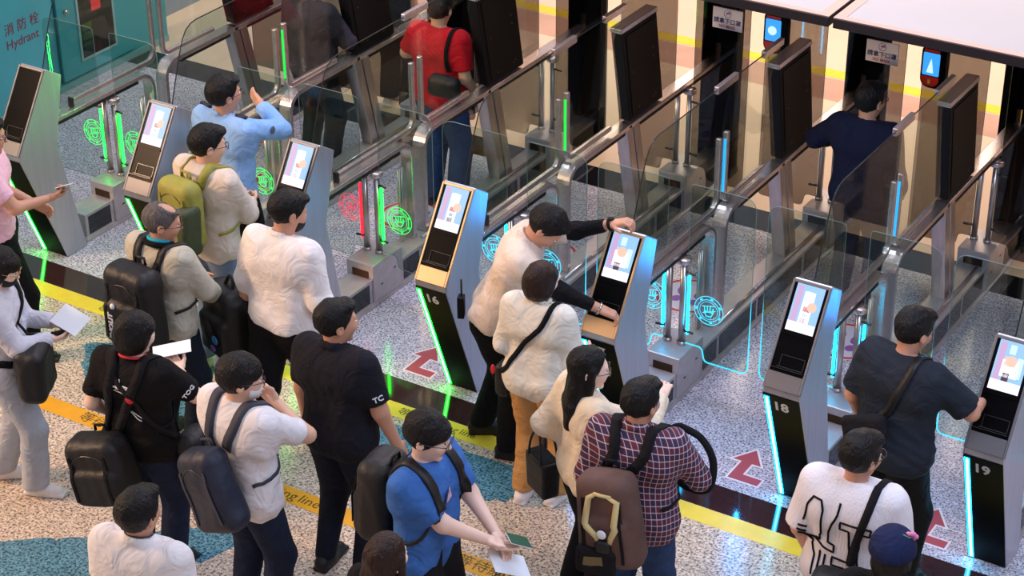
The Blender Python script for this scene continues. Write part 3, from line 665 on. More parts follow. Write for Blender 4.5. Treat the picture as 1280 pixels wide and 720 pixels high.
class Fig:
    """a posed figure; +Y of its own frame is where the body faces, scale 1 = 1.70 m tall"""
    def __init__(s, pos, heading, H=1.7, lean=0, side=0, twist=0, yaw=0, pitch=0, tilt=0, fat=1.0, lh=None, rh=None, lpole=(-.35, -.8, -.5), rpole=(.35, -.8, -.5),
                 lf=(-.11, 0), rf=(.11, .02), lfa=8, rfa=8, crouch=0, lpalm=None, rpalm=None, lcurl=.45, rcurl=.45, skin='a', neckfwd=0.0, female=False, seed=1, lift=(0, 0)):
        s.k = H / 1.7; s.pos = pos; s.head_deg = heading; s.fat = fat; s.skin = SKIN[skin]; s.seed = seed; s.female = female
        s.T = rotm('z', -twist) @ rotm('y', side) @ rotm('x', -lean)
        s.P = np.array([0, -.012 * lean * .3, .93 - crouch])
        tf = lambda p: s.P + s.T @ np.array(p, float); s.tf = tf
        sw = .170 if female else .192
        s.sh = {'L': tf((-sw, -.005, .465)), 'R': tf((sw, -.005, .465))}
        s.neck = tf((0, -.015 + neckfwd, .52))
        s.Hm = s.T @ rotm('z', -yaw + 0) @ rotm('y', tilt) @ rotm('x', -pitch) if abs(lean) < 25 else rotm('z', -yaw - twist) @ rotm('y', tilt) @ rotm('x', -pitch - lean * .45)
        s.hc = s.neck + unit(s.T @ np.array([0, .25, 1.])) * .055 + s.Hm @ np.array([0, .012, .085])
        lh = (-.24, .02, .83) if lh is None else lh; rh = (.24, .02, .83) if rh is None else rh
        s.Hq = s.Hm / 1.08; s.Hp = s.Hm * 1.08
        s.el = {}; s.wr = {}
        for k, w, p in (('L', lh, lpole), ('R', rh, rpole)): s.el[k], s.wr[k] = ik(s.sh[k], w, .285, .25, p)
        s.palm = {'L': lpalm, 'R': rpalm}; s.curl = {'L': lcurl, 'R': rcurl}
        s.hip = {'L': tf((-.088, 0, -.03)), 'R': tf((.088, 0, -.03))}
        # legs hang from the pelvis, untilted
        s.hip = {'L': s.P + rotm('z', -twist * .5) @ np.array([-.088, 0, -.04]), 'R': s.P + rotm('z', -twist * .5) @ np.array([.088, 0, -.04])}
        s.an = {'L': np.array([lf[0], lf[1], .085 + lift[0]]), 'R': np.array([rf[0], rf[1], .085 + lift[1]])}; s.kn = {}
        s.fdir = {'L': rotm('z', lfa) @ np.array([0, 1, 0.]), 'R': rotm('z', -rfa) @ np.array([0, 1, 0.])}
        for k in 'LR': s.kn[k], s.an[k] = ik(s.hip[k], s.an[k], .43, .40, s.fdir[k] + np.array([0, .3, 0]))
    # fields, in the figure's unscaled frame
    def torso(s, P, g=0.0, k=.07):
        q = (P - s.P) @ s.T; q = q * np.array([1, 1 / .84, 1]); f = s.fat; w = .93 if s.female else 1.0
        d = [cap(q, (-.092 * w, .0, .37), (.092 * w, .0, .37), .125 * w * (1 + (f - 1) * .7)), cap(q, (-.14 * w, -.01, .452), (.14 * w, -.01, .452), .064),
             cap(q, (-.06, .0 + .02 * (f - 1) * 3, .17), (.06, .02 * (f - 1) * 3, .17), (.098 if s.female else .112) * f), cap(q, (-.075, -.005, .0), (.075, -.005, .0), .118 * (1 + (f - 1) * .8))]
        if s.female: d.append(cap(q, (-.06, .09, .33), (.06, .09, .33), .055))
        d = U([x for x in d], k) - g
        return d * .9
    def arm(s, P, side, g=0.0, upto=2.0, r0=.052):
        f = 1 + (s.fat - 1) * .6; d = cap(P, s.sh[side], s.el[side], (r0 + .004) * f + g, .043 * f + g)
        if upto > 1: d = smin(d, cap(P, s.el[side], s.wr[side], .043 * f + g, .027 * f + g * .9), .02)
        return d
    def leg(s, P, side, g=0.0, flare=0.0):
        f = 1 + (s.fat - 1) * .7
        return smin(cap(P, s.hip[side], s.kn[side], .088 * f + g, .056 * f + g), cap(P, s.kn[side], s.an[side], .056 * f + g, .036 + g + flare), .03)
    def neckf(s, P, g=0.0): return cap(P, s.neck - s.T @ np.array([0, 0, .06]), s.hc - s.Hm @ np.array([0, .015, .03]), .056 * (.88 if s.female else 1) + g, .052 * (.9 if s.female else 1) + g)
    def bounds(s, pts, m): pts = np.array(pts); return pts.min(0) - m, pts.max(0) + m
    def root(s, label, group=None):
        e = empty('person', (s.pos[0], s.pos[1], 0), -math.radians(s.head_deg), label, 'person', group); e.scale = (s.k,) * 3; s.e = e
        return e
    def frame_obj(s, name, label, cat, group=None):
        """an Empty of its own in the same frame, for what the figure carries"""
        e = empty(name, (s.pos[0], s.pos[1], 0), -math.radians(s.head_deg), label, cat, group); e.scale = (s.k,) * 3; return e
    def handmesh(s, side):
        w = s.wr[side]; fd = unit(w - s.el[side]); sg = -1 if side == 'L' else 1
        pn = s.palm[side]; pn = np.array([-sg * 1.0, 0, -.1]) if pn is None else np.array(pn, float)
        pn = unit(pn - fd * (pn @ fd)); th = unit(np.cross(pn, fd)) * (1 if side == 'L' else -1)   # towards the thumb
        c = s.curl[side]
        def W(x, y, z): return w + th * x + fd * y + pn * z
        def ff(P):
            q = np.stack([(P - w) @ th, (P - w) @ fd, (P - w) @ pn], 1)
            d = rbox(q, (0, .045, 0), (.040, .050, .015), .014); d = smin(d, cap(q, (0, -.03, 0), (0, .02, 0), .026, .024), .02)
            for x, L in ((.030, .072), (.010, .080), (-.011, .074), (-.030, .058)):
                p = np.array([x, .088, 0.]); a = 0; rr = .0092
                for seg, fr in enumerate((.45, .32, .23)):
                    a += c * (.9, 1.1, .8)[seg]; nx = p + np.array([x * .12 * fr, math.cos(a) * L * fr, math.sin(a) * L * fr]); d = smin(d, cap(q, p, nx, rr, rr * .93), .004); p = nx; rr *= .93
            p0 = np.array([.030, .012, .004]); p1 = p0 + np.array([.026, .028, .012]); p2 = p1 + np.array([.010, .026, .010 + .012 * c])
            d = smin(d, cap(q, p0, p1, .014, .011), .012); return smin(d, cap(q, p1, p2, .011, .009), .004)
        lo, hi = s.bounds([W(.07, -.03, .09), W(-.06, .18, -.03), W(.07, .18, .09), W(-.06, -.03, -.03), W(.07, -.03, -.03), W(-.06, .18, .09)], .01)
        return surface_net(ff, lo, hi, .0045)
    def body(s, legs=False, res=.013, face=True, bare=None):
        parts = []
        def f(P):
            d = U([s.torso(P, -.012), s.neckf(P)], .05)
            d = U([d, s.arm(P, 'L', -.003), s.arm(P, 'R', -.003)], .03)
            if legs:
                d = smin(d, s.leg(P, 'L', -.006), .03); d = smin(d, s.leg(P, 'R', -.006), .03)
            return d
        pts = [s.P + [0, 0, -.15], s.hc, s.wr['L'], s.wr['R'], s.el['L'], s.el['R'], s.sh['L'], s.sh['R'], s.tf((-.2, .12, 0)), s.tf((.2, -.12, 0))]
        if legs: pts += [s.an['L'], s.an['R'], s.kn['L'], s.kn['R']]
        lo, hi = s.bounds(pts, .07); v, q = surface_net(f, lo, hi, res); parts.append((v, q, 0))
        for k in 'LR':
            v, q = s.handmesh(k); parts.append((v, q, 0))
        def hf(P):
            q = (P - s.hc) @ s.Hq; w = .95 if s.female else 1.0
            d = ell(q, (0, -.008, .028), (.075, .095, .088)); d = smin(d, ell(q, (0, .022, -.045), (.055 * w, .064, .066)), .045)
            d = smin(d, cap(q, (-.03, .068, -.02), (.03, .068, -.02), .022), .03)         # cheeks
            d = smin(d, cap(q, (-.03, .082, .026), (.03, .082, .026), .008), .022)        # brow
            d = smax(d, -ell(q, (-.031, .098, .008), (.017, .012, .011)), .012); d = smax(d, -ell(q, (.031, .098, .008), (.017, .012, .011)), .012)
            d = smin(d, cap(q, (0, .088, .012), (0, .106, -.022), .007, .011), .010); d = smin(d, cap(q, (-.011, .096, -.026), (.011, .096, -.026), .007), .006)
            d = smin(d, cap(q, (-.016, .081, -.053), (.016, .081, -.053), .008), .008); d = smin(d, cap(q, (-.012, .079, -.064), (.012, .079, -.064), .008), .006)
            d = smin(d, ell(q, (0, .066, -.096), (.022, .018, .016)), .02)
            for sx in (-1, 1):
                e = ell(q, (sx * .079, -.012, -.004), (.011, .020, .032)); e = smax(e, -ell(q, (sx * .090, -.008, .002), (.008, .011, .018)), .006); d = smin(d, e, .008)
            return smin(d, s.neckf(P), .03)
        lo, hi = s.hc - .145, s.hc + .145; v, q = surface_net(hf, lo, hi, .0062); fc = v[q].mean(1); l = (fc - s.hc) @ s.Hq
        mi = np.zeros(len(q), int); mi[(np.abs(l[:, 0]) < .023) & (np.abs(l[:, 2] + .059) < .010) & (l[:, 1] > .078)] = 1
        parts.append((v, q, mi))
        if face:
            for sx in (-1, 1):
                v, q = quadsphere((0, 0, 0), (.0125, .009, .0085), 8); c = np.array([sx * .031, .0835, .007]); m_ = np.where(np.abs(v[q].mean(1)[:, 0]) < .0058, 2, 3)
                parts.append((s.hc + (v + c) @ s.Hp.T, q, m_))
        V, F, M = join(parts); return raw_mesh('body', V, F, [s.skin, LIP, EYEM, EYEW], M, s.e)
    def hair(s, m=HAIRB, style='short', vol=1.0):
        def f(P):
            q = (P - s.hc) @ s.Hq; sp = folds(q, .0026, s.seed + 5, 3.0) + folds(q, .0016, s.seed + 9, 7.0); v = .008 * vol
            d = ell(q, (0, -.014, .034), (.080 + v * .7, .101 + v, .093 + v * 1.2))
            n = unit((0, .80, -.60)); pl = q @ n - (.020 if style != 'fringe' else .034)
            if style in ('short', 'fringe', 'crop', 'balding'):
                side = -(q[:, 2] + .035 + .9 * np.maximum(q[:, 1] + .01, 0)) # keep hair above sideburn height at the sides
                d = smax(d, pl, .012); d = smax(d, -(q[:, 2] + .088 + .3 * np.minimum(q[:, 1] + .05, 0)), .02)
                if style == 'fringe': d = smin(d, smax(smax(ell(q, (0, .018, .045), (.082, .082, .062)), -(q[:, 2] - .022), .01), -(q[:, 1] - .0), .02), .012)
                else: d = smin(d, ell(q, (.012, .056, .092), (.055, .040, .028)), .02)
                if style == 'balding': d = smax(d, -ell(q, (0, .06, .13), (.062, .10, .05)), .012)
            elif style == 'bob':
                d = smin(d, ell(q, (0, -.025, -.02), (.092, .092, .09)), .03)
                d = smax(d, q @ unit((0, .93, -.36)) - .050, .012); d = smax(d, -(q[:, 2] + .10), .015)
                d = smin(d, smax(smax(ell(q, (0, .018, .045), (.084, .084, .064)), -(q[:, 2] - .020), .01), -(q[:, 1] - .0), .02), .012)
            elif style == 'long':
                d = smax(d, q @ unit((0, .9, -.42)) - .034, .012); dn = s.T @ np.array([0, 0, -1.]); b = s.Hm @ np.array([0, -1., 0])
                c0 = s.hc + s.Hm @ np.array([0, -.055, -.01])
                for sx in (-1, 0, 1):
                    o = s.Hm @ np.array([sx * .045, 0, 0]); d = smin(d, cap(P, c0 + o, c0 + o * 1.15 + dn * .20 + s.T @ np.array([0, -.045, 0]), .050, .046), .03)
                    d = smin(d, cap(P, c0 + o * 1.15 + dn * .20 + s.T @ np.array([0, -.045, 0]), c0 + o * .9 + dn * .33 + s.T @ np.array([0, -.065, 0]), .046, .026), .03)
                for sx in (-1, 1): d = smin(d, cap(q, (sx * .078, .012, .03), (sx * .080, -.0, -.11), .020, .024), .02)
            return d + sp
        if style == 'long': lo = s.hc + [-.19, -.22, -.48]; hi = s.hc + [.19, .19, .19]
        else: lo = s.hc - .155; hi = s.hc + .165
        v, q = surface_net(f, lo, hi, .0065); return raw_mesh('hair', v, q, m, None, s.e)
    def shirt(s, m, sleeve=.62, hem=-.10, loose=.014, sl=.018, name='shirt', neck=.074, fold=.0035, collar=False, hood=False, flare=.0, openneck=0.0, res=.0115, long=False, cuffmat=None):
        loose *= .78; sl *= .62
        up = {}
        for k in 'LR':
            if not long: up[k] = (s.sh[k], s.sh[k] + (s.el[k] - s.sh[k]) * sleeve, unit(s.el[k] - s.sh[k]))
            else: up[k] = (s.el[k], s.el[k] + (s.wr[k] - s.el[k]) * sleeve, unit(s.wr[k] - s.el[k]))
        nd = unit(s.T @ np.array([0, .30, 1.])); nc = s.neck + nd * .010
        def f(P):
            q = (P - s.P) @ s.T; lw = np.clip((.25 - q[:, 2]) / .35, 0, 1)
            d = s.torso(P, loose, .07) - flare * lw; d = smin(d, s.neckf(P, .004), .03)
            hz = hem if not callable(hem) else hem(q)
            cut = np.maximum(-(q[:, 2] - hz), (P - nc) @ nd - .012); d = smax(d, cut, .006)
            for k in 'LR':
                a, b, n = up[k]
                if long:
                    e = smin(cap(P, s.sh[k], s.el[k], .058 + sl, .046 + sl), cap(P, s.el[k], b + n * .05, .046 + sl, .032 + sl * .8), .03)
                    # only the forearm capsule is cut at the cuff
                    e = np.where(np.linalg.norm(P - b, axis=1) < .14, smax(e, (P - b) @ n, .004), e)
                else:
                    e = cap(P, a, b + n * .06, .058 + sl, .050 + sl * 1.25); e = smax(e, (P - b) @ n, .004)
                d = smin(d, e, .035)
            if collar:
                for t in (0, .012, .024):
                    c = nc + nd * t; v = P - c; h = v @ nd; rad = np.linalg.norm(v - h[:, None] * nd, axis=1); d = smin(d, np.sqrt((rad - (neck - .006 - t * .2)) ** 2 + h * h) - .007, .01)
            if hood:
                c = s.tf((0, -.085, .50)); d = smin(d, ell(P, c, (.115, .060, .060)), .03); d = smin(d, np.sqrt((np.linalg.norm((P - nc) - ((P - nc) @ nd)[:, None] * nd, axis=1) - .080) ** 2 + ((P - nc) @ nd) ** 2) - .024, .02)
            return d + folds(P, fold, s.seed) * np.clip(.5 + lw + .3, 0, 1.3)
        hzv = hem if not callable(hem) else -.3
        pts = [s.tf((-.24, -.2, hzv)), s.tf((.24, .2, hzv)), s.tf((-.24, .2, hzv)), s.tf((.24, -.2, hzv)), s.neck + nd * .09, s.sh['L'], s.sh['R'], s.el['L'], s.el['R']] + [up[k][1] for k in 'LR']
        lo, hi = s.bounds(pts, .085); v, q = surface_net(f, lo, hi, res); s.shirtf = f
        return raw_mesh(name, v, q, m, None, s.e)
    def trousers(s, m, top=.08, g=.014, ankle=.035, flare=.012, name='trousers', fold=.003, shorts=False, res=.013, topz=None):
        def f(P):
            q = (P - s.P) @ s.T
            d = s.torso(P, .004 if top < .1 else .01, .07); d = smax(d, q[:, 2] - top, .01)
            d = smax(d, -(q[:, 2] + .12), .02)
            for k in 'LR': d = smin(d, s.leg(P, k, g, flare), .045 if k == 'L' else .02)
            cz = np.where(np.linalg.norm(P - s.an['L'], axis=1) < np.linalg.norm(P - s.an['R'], axis=1), s.an['L'][2], s.an['R'][2]) - .085 + ankle + .03
            return smax(d, -(P[:, 2] - cz), .004) + folds(P, fold, s.seed + 3)
        lo, hi = s.bounds([s.tf((-.2, -.15, top)), s.tf((.2, .15, top)), s.an['L'], s.an['R'], s.kn['L'], s.kn['R']], .10); lo[2] = .02
        v, q = surface_net(f, lo, hi, res); return raw_mesh(name, v, q, m, None, s.e)
    def shoes(s, upper, sole=None):
        for k in 'LR':
            a = s.an[k].copy(); fd = s.fdir[k]; sd = np.cross(fd, [0, 0, 1.]); z0 = a[2] - .085
            def f(P):
                q = np.stack([(P - a) @ sd, (P - a) @ fd, P[:, 2] - z0], 1)
                d = U([cap(q, (0, -.045, .045), (0, .03, .045), .042), cap(q, (0, .03, .040), (0, .145, .030), .046, .036), cap(q, (0, 0, .05), (0, -.01, .10), .044, .040)], .03)
                d = smin(d, rbox(q, (0, .055, .014), (.044, .135, .014), .012), .006)
                return smax(smax(d, -(q[:, 2] - .001), .003), q[:, 2] - .105, .004)
            lo, hi = s.bounds([a + fd * .2, a - fd * .1, a + sd * .06, a - sd * .06], .03); lo[2] = z0 - .01; hi[2] = z0 + .13
            v, q = surface_net(f, lo, hi, .007); zz = v[q].mean(1)[:, 2] - z0
            raw_mesh('shoe', v, q, [upper, sole or upper], (zz < .022).astype(int), s.e)
    def mask(s, m):
        f = lambda P: smax(smax(ell((P - s.hc) @ s.Hq, (0, .030, -.045), (.064, .078, .060)), -(((P - s.hc) @ s.Hq)[:, 1] - .035), .004), ((P - s.hc) @ s.Hq)[:, 2] + .012, .004)
        v, q = surface_net(f, s.hc - .13, s.hc + .13, .006); return raw_mesh('face_mask', v, q, m, None, s.e)
    def glasses(s, m=None):
        b = MB(); W = lambda p: tuple(s.hc + s.Hp @ np.array(p))
        for sx in (-1, 1):
            b.tube([W((sx * .033 + .026 * math.cos(t), .108 - .004 * abs(math.cos(t)), .006 + .019 * math.sin(t))) for t in [2 * PI * k / 16 for k in range(16)]], .0024, 6, closed=True)
            b.tube([W((sx * .058, .104, .012)), W((sx * .082, .05, .012)), W((sx * .086, -.015, .010)), W((sx * .085, -.03, -.005))], .0022, 6)
        b.tube([W((-.008, .111, .010)), W((.008, .111, .010))], .0022, 6)
        return b.build('glasses', m or STEELD, s.e)
    # surface walking
    def onto(s, p, fld, off=.004, it=12):
        p = np.array(p, float)
        for _ in range(it):
            e = 1e-3; P = np.array([p, p + [e, 0, 0], p + [0, e, 0], p + [0, 0, e]]); d = fld(P); g = (d[1:] - d[0]) / e; gn = np.linalg.norm(g)
            p = p - g / max(gn, .2) ** 2 * (d[0] - off) * .8
        return p, g / max(gn, 1e-6)
    def ribbon(s, name, pts, w, t, m, parent, fld=None, off=.006, n=5):
        """flat band through PTS laid on the clothed surface"""
        P = [np.array(p, float) for p in pts]; Q = []
        for i in range(len(P) - 1):
            a, b, c, d = P[max(i - 1, 0)], P[i], P[i + 1], P[min(i + 2, len(P) - 1)]
            for k in range(n):
                u = k / n; Q.append(.5 * ((2 * b) + (c - a) * u + (2 * a - 5 * b + 4 * c - d) * u * u + (3 * b - a - 3 * c + d) * u ** 3))
        Q.append(P[-1]); R_ = []; N = []
        for q in Q:
            if fld is not None: q, g = s.onto(q, fld, off)
            else: g = unit(q - s.tf((0, 0, q[2] - s.P[2])) + 1e-6)
            R_.append(q); N.append(g)
        vs = []; L = len(R_)
        for i in range(L):
            tg = unit(R_[min(i + 1, L - 1)] - R_[max(i - 1, 0)]); g = unit(N[i] - tg * (N[i] @ tg)); sd = np.cross(tg, g)
            for a_, b_ in ((-1, -1), (1, -1), (1, 1), (-1, 1)): vs.append(R_[i] + sd * a_ * w / 2 + g * (b_ * t / 2))
        fs = [(3, 2, 1, 0), tuple(4 * (L - 1) + k for k in range(4))]
        for i in range(L - 1):
            for k in range(4): l = (k + 1) % 4; fs.append((4 * i + k, 4 * i + l, 4 * i + 4 + l, 4 * i + 4 + k))
        return MB().add(vs, fs, 0, True).build(name, m, parent)
    def backpack(s, e, m, m2=None, w=.30, h=.44, d=.17, z=.23, drop=0.0, straps='LR', sag=0.0, pocket=True, sw=.055, seed=3, strapm=None, px=0.0, res=.0095, rot=0, back=0.0):
        """built in the figure's torso frame behind the shirt; returns the field"""
        M = s.T @ rotm('y', rot); c = s.tf((px, -.125 * 1.0 - d / 2 - .028 - back, z + .06 - drop)); m2 = m2 or m
        def f(P):
            q = (P - c) @ M; tap = 1 + .18 * (q[:, 2] / h); q2 = q.copy(); q2[:, 0] = q[:, 0] * tap
            dd = rbox(q2, (0, 0, 0), (w / 2, d / 2, h / 2), .075); dd = smin(dd, rbox(q2, (0, -d * .30, -h * .16), (w * .41, d * .36, h * .28), .05), .02) if pocket else dd
            return dd + folds(P, .0045, seed, .8)
        R0 = max(w, h, d) * .62 + .05; v, q = surface_net(f, c - R0, c + R0, res); raw_mesh('bag_body', v, q, m, None, e)
        W = lambda x, y, zz: tuple(c + M @ np.array([x, y, zz]))
        b = MB(); b.tube([W(-.04, d * .38, h * .47), W(-.035, d * .38, h * .55), W(.035, d * .38, h * .55), W(.04, d * .38, h * .47)], .009, 8); b.build('top_handle', strapm or m2, e)
        zc = h * .12; zp = []
        for t in np.linspace(-1, 1, 15):
            p, g = s.onto(c + M @ np.array([t * w * .40, -d * .75, zc + h * .22 * (1 - t * t)]), f, .001); zp.append(tuple(p))
        for sg in (-1, 1):
            R2 = [s.onto(c + M @ np.array([sg * w * .33, -d * .8, zz]), f, .003) for zz in np.linspace(h * .30, -h * .34, 9)]
            vv = []
            for p, g in R2: sd = M @ np.array([1., 0, 0]); vv += [p - sd * .009, p + sd * .009, p + sd * .009 + g * .004, p - sd * .009 + g * .004]
            b = MB(); b.add(vv, [(4 * i + k, 4 * i + (k + 1) % 4, 4 * i + 4 + (k + 1) % 4, 4 * i + 4 + k) for i in range(8) for k in range(4)]); b.build('webbing', strapm or m2, e)
        b = MB(); b.tube(zp, .0028, 6); b.build('zip', STEELD if m is not None else m, e)
        for k in straps:
            sg = -1 if k == 'L' else 1; sm = strapm or m2
            pts = [c + M @ np.array([sg * .07, d * .44, h * .36]), s.tf((sg * .08, -.16, .44)), s.tf((sg * .10, -.06, .56)), s.tf((sg * .118, .05, .53)), s.tf((sg * .13, .16, .40)), s.tf((sg * .15, .15, .28)), s.tf((sg * .19, .06, .17)), s.tf((sg * .17, -.10, .12))]
            fl = getattr(s, 'shirtf', None) or (lambda P: s.torso(P, .028))
            s.ribbon('shoulder_strap', pts[:6], sw, .012, sm, e, fl, .007); s.ribbon('lower_webbing', pts[5:], .02, .005, sm, e, fl, .005)
        return f
    def lines(s, name, polys, m, parent, r=.004, back=True, fld=None, origin=None):
        """thin raised print lines given in the torso plane (x, z), laid on the shirt"""
        fl = fld or s.shirtf
        for pl in polys:
            b = MB(); out = []
            for i in range(len(pl) - 1):
                for k in range(4):
                    u = k / 4; x = pl[i][0] * (1 - u) + pl[i + 1][0] * u; z = pl[i][1] * (1 - u) + pl[i + 1][1] * u
                    p, g = s.onto(s.tf((x, -.17 if back else .17, z)), fl, .0012, 10); out.append(tuple(p))
            p, g = s.onto(s.tf((pl[-1][0], -.17 if back else .17, pl[-1][1])), fl, .0012, 10); out.append(tuple(p))
            b.tube(out, r, 6); b.build(name, m, parent)
# ------------------------------------------------------------------ cloth materials
def cloth(name, rgb, var=.06, bump=.5, bs=8, rough=.85):
    m = mat(name, rgb, rough, var=var, vscale=14, bump=bump, bscale=bs, spec=.2)
    for n in m.node_tree.nodes:
        if n.bl_idname == 'ShaderNodeBump': n.inputs['Distance'].default_value = .035
        if n.bl_idname == 'ShaderNodeTexNoise' and abs(n.inputs['Scale'].default_value - bs) < 1e-3: n.inputs['Distortion'].default_value = 1.6; n.inputs['Detail'].default_value = 2
    return m
C_PINK = cloth('pink shirt cotton', (240, 190, 206)); C_BLK = cloth('black cloth', (16, 15, 18)); C_BLK2 = cloth('soft black cloth', (24, 23, 27)); C_LGREY = cloth('pale grey hoodie cloth', (204, 204, 214))
C_LPANT = cloth('light grey trouser cloth', (176, 180, 190)); C_WHT = cloth('white leather', (226, 222, 220), bump=.2); C_LBLUE = cloth('light blue uniform cloth', (140, 182, 234)); C_BEIGE = cloth('beige hoodie cloth', (214, 200, 186))
C_JEAN = cloth('faded blue denim', (104, 122, 146), .15); C_KHAKI = cloth('grey khaki jacket cloth', (184, 180, 164)); C_WSH = cloth('white shirt cloth', (236, 230, 228)); C_WT = cloth('white T-shirt cloth', (230, 226, 228))
C_DJEAN = cloth('dark blue denim', (28, 38, 62), .2); C_POLO = cloth('charcoal polo cloth', (28, 28, 36)); C_BLUE = cloth('blue T-shirt cloth', (62, 108, 178), .12); C_STAFF = cloth('beige uniform shirt', (226, 206, 188))
C_CREAM = cloth('cream blouse cloth', (230, 224, 210), .05); C_TAN = cloth('tan jogger cloth', (186, 138, 84)); C_IVORY = cloth('ivory top cloth', (232, 216, 190)); C_SLATE = cloth('dark slate T-shirt cloth', (36, 42, 52))
C_NAVY = cloth('navy sweater cloth', (20, 26, 54)); C_RED = cloth('red T-shirt cloth', (196, 22, 38)); C_JEANB = cloth('mid blue denim', (44, 66, 104), .2)
N_BLK = mat('black nylon', (14, 13, 16), .55, var=.2, vscale=20, bump=.9, bscale=12); N_OLV = mat('olive yellow nylon', (150, 146, 60), .6, var=.15, vscale=10, bump=.4, bscale=18); N_DOLV = mat('dark olive nylon', (62, 70, 44), .6, var=.15, vscale=10, bump=.3)
N_NAVY = mat('navy nylon', (26, 32, 52), .55, var=.2, vscale=14, bump=.9, bscale=11); N_BRN = mat('brown pack cloth', (92, 66, 58), .75, var=.15, vscale=10, bump=.6, bscale=14); S_GREY = mat('grey strap webbing', (54, 56, 70), .7, bump=.3, bscale=120)
PAPER = mat('white paper', (232, 236, 242), .6); PASSG = mat('dark green passport cover', (22, 84, 62), .5); PASSR = mat('maroon passport cover', (110, 34, 52), .5); CREAMP = mat('cream card', (232, 206, 160), .6)

def plaid(name):
    m, nt, b = base_mat(name); tc = nt.nodes.new('ShaderNodeTexCoord'); sp = nt.nodes.new('ShaderNodeSeparateXYZ'); nt.links.new(tc.outputs['Object'], sp.inputs[0])
    def stripes(src, freq, width, off=0.0):
        a = nt.nodes.new('ShaderNodeMath'); a.operation = 'MULTIPLY_ADD'; a.inputs[1].default_value = freq; a.inputs[2].default_value = off + 50; nt.links.new(src, a.inputs[0])
        f = nt.nodes.new('ShaderNodeMath'); f.operation = 'FRACT'; nt.links.new(a.outputs[0], f.inputs[0])
        l = nt.nodes.new('ShaderNodeMath'); l.operation = 'LESS_THAN'; l.inputs[1].default_value = width; nt.links.new(f.outputs[0], l.inputs[0]); return l.outputs[0]
    ad = nt.nodes.new('ShaderNodeMath'); ad.operation = 'ADD'; nt.links.new(sp.outputs['X'], ad.inputs[0]); nt.links.new(sp.outputs['Y'], ad.inputs[1])
    cur = None
    def layer(fac, rgb, prev, k):
        mx = nt.nodes.new('ShaderNodeMix'); mx.data_type = 'RGBA'; mu = nt.nodes.new('ShaderNodeMath'); mu.operation = 'MULTIPLY'; mu.inputs[1].default_value = k; nt.links.new(fac, mu.inputs[0]); nt.links.new(mu.outputs[0], mx.inputs[0])
        if prev is None: mx.inputs[6].default_value = lin((96, 38, 54))
        else: nt.links.new(prev, mx.inputs[6])
        mx.inputs[7].default_value = lin(rgb); return mx.outputs[2]
    cur = layer(stripes(sp.outputs['Z'], 14, .42), (44, 36, 70), cur, .7); cur = layer(stripes(ad.outputs[0], 14, .42), (44, 36, 70), cur, .7)
    cur = layer(stripes(sp.outputs['Z'], 28, .13, .1), (226, 206, 214), cur, .62); cur = layer(stripes(ad.outputs[0], 28, .13, .1), (226, 206, 214), cur, .55)
    nt.links.new(cur, b.inputs['Base Color']); b.inputs['Roughness'].default_value = .85; MATS[name] = m; return m
C_PLAID = plaid('maroon and navy plaid cotton')

def held(f, side, name, label, cat, size, m, off=(0, .11, .012), roll=0, pages=None, tilt=0):
    """a small flat thing between the fingers; frame: x thumb side, y along the fingers, z out of the palm"""
    w = f.wr[side]; fd = unit(w - f.el[side]); sg = -1 if side == 'L' else 1
    pn = f.palm[side]; pn = np.array([-sg * 1.0, 0, -.1]) if pn is None else np.array(pn, float); pn = unit(pn - fd * (pn @ fd)); th = unit(np.cross(pn, fd)) * (1 if side == 'L' else -1)
    B = np.stack([th, fd, np.cross(th, fd)], 1) @ rotm('z', roll) @ rotm('x', tilt); c = w + th * off[0] + fd * off[1] + pn * off[2]
    e = f.frame_obj(name, label, cat); a, b_, t = size
    def slabm(nm, mm, z0, z1, sx=1.0):
        V = [c + B @ np.array([x * a / 2 * sx, y * b_ / 2 * sx, z]) for z in (z0, z1) for y in (-1, 1) for x in (-1, 1)]
        return MB().add(V, [(0, 2, 3, 1), (4, 5, 7, 6), (0, 1, 5, 4), (2, 6, 7, 3), (0, 4, 6, 2), (1, 3, 7, 5)]).build(nm, mm, e)
    slabm('cover' if pages else 'sheet', m, -t / 2, t / 2)
    if pages: slabm('pages', pages, -t * .3, t * .3, 1.03)
    return e
def softbag(f, e, c, size, m, rad=.06, M=None, seed=4, name='bag_body', amp=.006):
    M = np.eye(3) if M is None else M; c = np.array(c, float)
    fn = lambda P: rbox(P, c, [x / 2 for x in size], rad, M) + folds(P, amp, seed, .8)
    R0 = max(size) * .62 + .03; v, q = surface_net(fn, c - R0, c + R0, .0105); raw_mesh(name, v, q, m, None, e); return fn
def cord(e, pts, r, m, name='strap'):
    P = [np.array(p, float) for p in pts]; Q = []
    for i in range(len(P) - 1):
        a, b, c, d = P[max(i - 1, 0)], P[i], P[i + 1], P[min(i + 2, len(P) - 1)]
        for k in range(6): u = k / 6; Q.append(tuple(.5 * ((2 * b) + (c - a) * u + (2 * a - 5 * b + 4 * c - d) * u * u + (3 * b - a - 3 * c + d) * u ** 3)))
    Q.append(tuple(P[-1])); return MB().tube(Q, r, 8).build(name, m, e)

